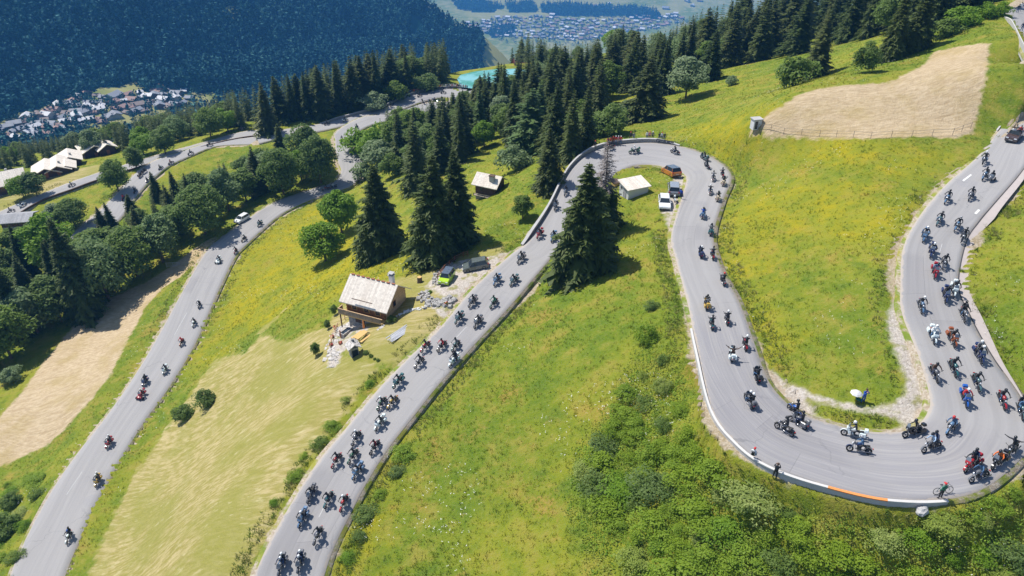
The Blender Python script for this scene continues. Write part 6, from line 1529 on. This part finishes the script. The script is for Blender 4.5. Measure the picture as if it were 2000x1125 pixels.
# ---------------------------------------------------------------- cars
def car(kind, col, p, d, label, name='parked_car', cat='car', roofc=None):
    S = {'hatch': (4.1, 1.75, 1.48, .62, .16), 'suv': (4.5, 1.85, 1.68, .72, .20), 'boxy': (3.5, 1.62, 1.72, .74, .20), 'van': (4.9, 1.95, 2.0, .85, .18), 'sedan': (4.4, 1.80, 1.44, .62, .16)}[kind]
    Lc, Wc, Hc, belt, clr = S; z = Vector((0, 0, 1)); M = frame(p, d, lift=.0)
    o = bpy.data.objects.new(name, None); COL.objects.link(o); o.matrix_world = M; tag(o, label, cat)
    pm = plain('car paint '+col, {'white': (0.75, 0.76, 0.77), 'lime green': (0.42, 0.62, 0.03), 'dark grey': (0.10, 0.12, 0.115), 'orange': (0.50, 0.17, 0.03), 'grey': (0.26, 0.28, 0.31), 'dark brown': (0.07, 0.045, 0.04)}[col], .22, var=.05, coat=.8)
    f, r, zt = Lc/2, -Lc/2, Hc; b1 = belt+clr+.12
    hood = {'hatch': .26, 'suv': .24, 'boxy': .24, 'van': .16, 'sedan': .27}[kind]*Lc; nose = b1-.12
    m = MB(); prof = [(r+.05, clr), (f-.10, clr), (f, clr+.18), (f-.03, nose-.12), (f-.22, nose), (f-hood, b1), (r+.12, b1+.02), (r, b1-.2), (r-.02, clr+.25)]
    m.prism(prof, -Wc/2, Wc/2); m.build('body', [pm], o, bevel=.06)
    rb = {'hatch': .12, 'suv': .14, 'boxy': .08, 'van': .05, 'sedan': .55}[kind]; ws = {'boxy': .22, 'van': .45}.get(kind, .62)
    m = MB(); y0, y1 = Wc/2-.05, Wc/2-.22
    pr = [(f-hood+.02, b1-.01, y0), (f-hood-ws, zt-.06, y1), (r+rb+.22, zt-.06, y1), (r+rb-.02, b1-.01, y0)]
    V = [(x, -y, z_) for x, z_, y in pr]+[(x, y, z_) for x, z_, y in pr]; m.add(V, [(0, 1, 2, 3), (7, 6, 5, 4), (0, 4, 5, 1), (1, 5, 6, 2), (2, 6, 7, 3), (3, 7, 4, 0)]); gl = m.build('windows', [M_glass], o)
    m = MB(); m.box(((f-hood-ws+r+rb+.22)/2, 0, zt-.02), ((f-hood-ws)-(r+rb+.22)+.06, 2*y1+.04, .09)); m.build('roof', [plain('car roof '+(roofc or col), (0.10, 0.13, 0.18), .3) if roofc else pm], o, bevel=.03)
    m = MB()
    for s in (-1, 1):
        for (xa, za), (xb, zb) in (((f-hood+.02, b1), (f-hood-ws, zt-.05)), ((r+rb, b1), (r+rb+.22, zt-.05)), (((f+r)/2-.1, b1), ((f+r)/2-.1, zt-.05))): m.tube([(xa, s*(y0+.005), za), (xb, s*(y1+.01), zb)], .035, 5)
    m.build('pillars', [pm], o)
    for x in (f-.80, r+.78):
        for s in (-1, 1):
            rr = .36 if kind in ('suv', 'boxy') else .32; m = MB(); m.torus((x, s*(Wc/2-.08), rr), rr-.085, .095, 'Y', nu=16, nv=6, flat=1.1); w = m.build('wheel', [M_tyre], o, smooth=True); m = MB(); m.tube([(x, s*(Wc/2-.10), rr), (x, s*(Wc/2-.01), rr)], rr-.12, 10); m.build('rim', [M_chrome], w)
    for s in (-1, 1):
        m = MB(); m.box((f-.06, s*(Wc/2-.28), nose-.18), (.10, .36, .16)); m.build('headlight', [M_lamp], o, bevel=.02); m = MB(); m.box((r+.01, s*(Wc/2-.16), b1-.14), (.08, .22, .24)); m.build('tail_light', [M_red], o)
        m = MB(); m.box((f-hood-.12, s*(Wc/2+.09), b1+.07), (.12, .18, .13)); m.build('mirror', [pm], o, bevel=.02)
    m = MB(); m.box((f-.02, 0, clr+.14), (.10, Wc-.2, .18)); m.box((r-.01, 0, clr+.14), (.10, Wc-.2, .18)); m.build('bumper', [M_black], o, bevel=.03)
    m = MB(); m.box((f+.025, 0, clr+.32), (.03, .5, .11)); m.box((r-.06, 0, clr+.42), (.02, .5, .11)); m.build('plate', [M_white], o)
    if kind == 'boxy': m = MB(); m.torus((r-.12, 0, .95), .24, .09, 'X', nu=14); m.build('spare_wheel', [M_tyre], o, smooth=True)
    return o
def px_dir(a, b): A, B = at(*a), at(*b); return Vector((B.x-A.x, B.y-A.y, (B.z-A.z)))
def lot(px, py):
    p, rid, ix, side = on_road(px, py); e = road_dist(p[None, :2])[0][0]
    if e > 1.2: q = at(px, py); return Vector((q.x, q.y, q.z+.02))
    return Vector(p)+Vector((0, 0, .0))
car('hatch', 'dark grey', lot(930, 524), px_dir((950, 520), (912, 528)), 'dark grey green hatchback parked on the gravel by the middle road')
car('boxy', 'lime green', lot(873, 549), px_dir((880, 537), (866, 558)), 'small lime green off-roader with dark roof parked beside the fence', roofc='dark')
car('sedan', 'white', lot(1297, 401), px_dir((1297, 390), (1299, 412)), 'white car with its nose to the camera inside the upper hairpin')
car('suv', 'grey', lot(1315, 376), px_dir((1316, 388), (1314, 364)), 'silver grey car seen from behind next to the man in blue')
car('suv', 'orange', lot(1311, 340), px_dir((1322, 347), (1299, 332)), 'orange brown car parked at the inner edge of the upper hairpin', roofc='dark')
car('hatch', 'white', lot(473, 431), px_dir((484, 424), (462, 437)), 'white hatchback pulled up at the edge of the left road', name='parked_car')
car('van', 'white', lot(960, 184), px_dir((974, 182), (948, 186)), 'white van half hidden by spruces at the far bend', name='van', cat='van')
# open-top off-roader coming down at the right edge
p, rid, ix, _ = on_road(1979, 272); d = Vector(_tan[0][min(ix, 300)]); jp = car('boxy', 'dark brown', Vector(p), d, 'dark open-top off-roader carrying people at the right edge', name='off_roader', cat='off-roader')
for c in list(jp.children):
    if c.name.startswith(('roof', 'windows')): bpy.data.objects.remove(c)
m = MB()
for s in (-1, 1): m.tube([(-.2, s*.68, 1.0), (-.25, s*.60, 1.75), (-1.4, s*.60, 1.72), (-1.6, s*.68, 1.0)], .04, 6)
m.tube([(-.25, -.6, 1.75), (-.25, .6, 1.75)], .04, 6); m.build('roll_bar', [M_black], jp); m = MB(); m.box((.72, 0, 1.35), (.04, 1.35, .5), ry=-.25); m.build('windshield', [M_glass], jp)
for i, (x, y, c, l) in enumerate(((0, .35, 'black', 'driver in black in the open-top off-roader'), (0, -.35, 'white', 'passenger in white beside the driver of the open-top off-roader'), (-1.1, .3, 'red', 'passenger in red on the rear seat of the open-top off-roader'), (-1.1, -.3, 'cream', 'passenger in cream on the rear seat of the open-top off-roader'))):
    person(B_SIT, jp.matrix_world @ Matrix.Translation((x, y, 1.0)), l, None, c, 'denim')
# ---------------------------------------------------------------- bicycle, cyclist, umbrella, onlookers
def bicycle(p, d, label):
    M = frame(p, d, roll=R(-12)); o = bpy.data.objects.new('bicycle', None); COL.objects.link(o); o.matrix_world = M; tag(o, label, 'bicycle')
    for x in (-.52, .52):
        m = MB(); m.torus((x, 0, .34), .325, .018, 'Y', nu=22, nv=5); w = m.build('wheel', [M_tyre], o, smooth=True); m = MB(); m.torus((x, 0, .34), .30, .012, 'Y', nu=20, nv=4)
        for i in range(12): a = math.pi*i/6; m.tube([(x, 0, .34), (x+.3*math.cos(a), 0, .34+.3*math.sin(a))], .004, 3, cap=False)
        m.build('rim', [M_steel], w)
    m = MB(); m.tube([(-.52, 0, .34), (-.18, 0, .84), (.36, 0, .80), (.02, 0, .30), (-.52, 0, .34)], .018, 6); m.tube([(-.18, 0, .92), (.02, 0, .30)], .018, 6); m.build('frame', [paint['grey']], o)
    m = MB(); m.tube([(.52, 0, .34), (.36, 0, .86)], .018, 6); m.build('fork', [paint['grey']], o); m = MB(); m.tube([(.46, .22, .92), (.40, 0, .94), (.46, -.22, .92), (.58, -.22, .84)], .016, 6); m.tube([(.58, .22, .84), (.46, .22, .92)], .016, 6); m.build('handlebar', [M_black], o)
    m = MB(); m.box((-.20, 0, .95), (.27, .13, .05), taper=.7); m.build('saddle', [M_seat], o, bevel=.015); m = MB(); m.torus((.02, 0, .30), .085, .012, 'Y', nu=12, nv=4); m.tube([(.02, -.08, .30), (.14, -.12, .18)], .012, 5); m.tube([(.02, .08, .30), (-.10, .12, .42)], .012, 5); m.build('pedals', [M_steel], o)
bp, *_ = on_road(1841, 965); b1_, *_ = on_road(1824, 967); b2_, *_ = on_road(1858, 963); bicycle(bp, Vector(b2_)-Vector(b1_), 'grey racing bicycle held by the cyclist on the outer edge of the lower hairpin')
def stand(px, py, face, label, group=None, me=None, jk='blue', tr='denim', cap=None, road=True, dz=0.0, sc=1.0):
    p = Vector(on_road(px, py)[0]) if road else at(px, py); q = at(*face) if len(face) == 2 else None; d = (q-p) if q else Vector(face[0:3]); d.z = 0
    return person(me or B_STAND, frame(p+Vector((0, 0, dz)), d, lift=.0) @ Matrix.Scale(sc, 4), label, group, jk, tr, cap=cap)
stand(1835, 973, (1760, 900), 'cyclist in red cap and green top standing with a bicycle', jk='green', tr='black', cap='red')
stand(1329, 388, (1345, 380), 'man dressed in blue standing beside the silver grey car', jk='blue', tr='dark blue', road=True)
stand(1684, 786, (1740, 850), 'person in blue clothes taking pictures beside the white umbrella', me=B_PHOTO, jk='blue', tr='blue', road=False)
p = at(1670, 783); u_ = empty('parasol', p, R(30), 'white umbrella standing in the grass inside the lower hairpin', 'umbrella'); m = MB(); m.tube([(0, 0, -.1), (-.15, 0, 1.15)], .02, 6); m.build('pole', [M_steel], u_)
m = MB(); V = [(-.2, 0, 1.32)]+[(-.2+math.cos(a)*.58*s, math.sin(a)*.58*s, 1.32-z) for s, z in ((.35, .03), (.7, .12), (1, .26)) for a in [2*math.pi*i/8 for i in range(8)]]
F = [(0, 1+i, 1+(i+1) % 8) for i in range(8)]+[(1+r*8+i, 1+(r+1)*8+i, 1+(r+1)*8+(i+1) % 8, 1+r*8+(i+1) % 8) for r in range(2) for i in range(8)]; m.add(V, F); cno = m.build('canopy', [M_render], u_); sl = cno.modifiers.new('t', 'SOLIDIFY'); sl.thickness = .012
m = MB()
for i in range(8): a = 2*math.pi*i/8; m.tube([(-.2, 0, 1.30), (-.2+math.cos(a)*.56, math.sin(a)*.56, 1.05)], .008, 4)
m.build('ribs', [M_steel], u_)
p = at(1676, 786); fc = empty('camping_chair', p, R(-50), 'green folding chair under the white umbrella', 'chair'); m = MB(); m.box((0, 0, .40), (.45, .48, .04)); m.build('seat', [cloth['green']], fc); m = MB(); m.box((-.24, 0, .66), (.04, .48, .5), ry=-.15); m.build('backrest', [cloth['green']], fc)
for x in (-.2, .2):
    for y in (-.22, .22): m = MB(); m.tube([(x, y, 0), (-x*.8, y, .40)], .014, 5); m.build('leg', [M_steel], fc)
# people along the white wall
w0 = stand(1469, 897, (1540, 800), 'person in white shirt with dark backpack sitting on the white wall coping', me=B_SIT, jk='white', tr='denim', cap='red', road=True, dz=.52)
bpk = MB().box((-.22, 0, .38), (.18, .30, .42), taper=.8).build('backpack', [cloth['black']], bevel=.04); bpk.matrix_world = w0.matrix_world.copy(); tag(bpk, 'black backpack on the shoulders of the person sitting on the white wall', 'backpack')
stand(1512, 934, (1540, 850), 'person with dark hair standing behind the white topped wall', me=B_PHOTO, jk='black', tr='black', road=False)
k = 0
for x, y, jk in ((1187,276,'red'),(1192,275,'red'),(1197,274,'dark red'),(1202,273,'red'),(1207,273,'pink'),(1212,273,'red'),(1231,271,'black'),(1237,272,'grey'),(1263,270,'white'),(1268,270,'pink'),(1274,270,'grey'),(1287,272,'black'),(1292,272,'white'),(1297,273,'black'),(1162,282,'black')):
    y += 9 if x < 1220 else 3
    stand(x, y, (x+2, 320), f"{ORD[k]} onlooker from the left at the upper hairpin wall, {jk} top" if x != 1162 else 'onlooker in black left of the red dressed group at the upper hairpin', 'onlookers at the upper hairpin wall', jk=jk, tr=random.choice(['denim', 'black', 'red' if jk == 'red' else 'grey']), cap=random.choice([None, 'red', 'white', None]), road=True); k += 1
xs = np.linspace(796, 912, 38); ys = np.interp(xs, [796, 825, 860, 885, 912], [186.5, 179, 173.5, 172.5, 175])
for i, (x, y) in enumerate(zip(xs, ys)):
    stand(x+random.uniform(-.8, .8), y+random.uniform(-.6, .6), (x+3, y+12), f"{ORD[i]} onlooker from the left in the long row behind the far road wall", 'onlookers in a row at the far bend', jk=random.choice(['black', 'white', 'red', 'denim', 'grey', 'orange', 'dark blue', 'pink']), tr=random.choice(['denim', 'black', 'grey']), cap=random.choice([None, 'white', None, 'black']), me=random.choice([B_STAND, B_STAND, B_PHOTO]))
for i, (x, y, jk) in enumerate(((1986, 26, 'black'), (1991, 22, 'white'), (1997, 20, 'dark blue'), (1994, 62, 'dark blue'))):
    stand(x, y, (x+6, y+8), ['onlooker in black, leftmost at the top right wall', 'onlooker in white, second at the top right wall', 'onlooker in dark blue, third at the top right wall', 'lone onlooker in dark blue walking below the top right wall'][i], 'onlookers at the top right corner', jk=jk, tr='denim')
bpy.context.view_layer.update()
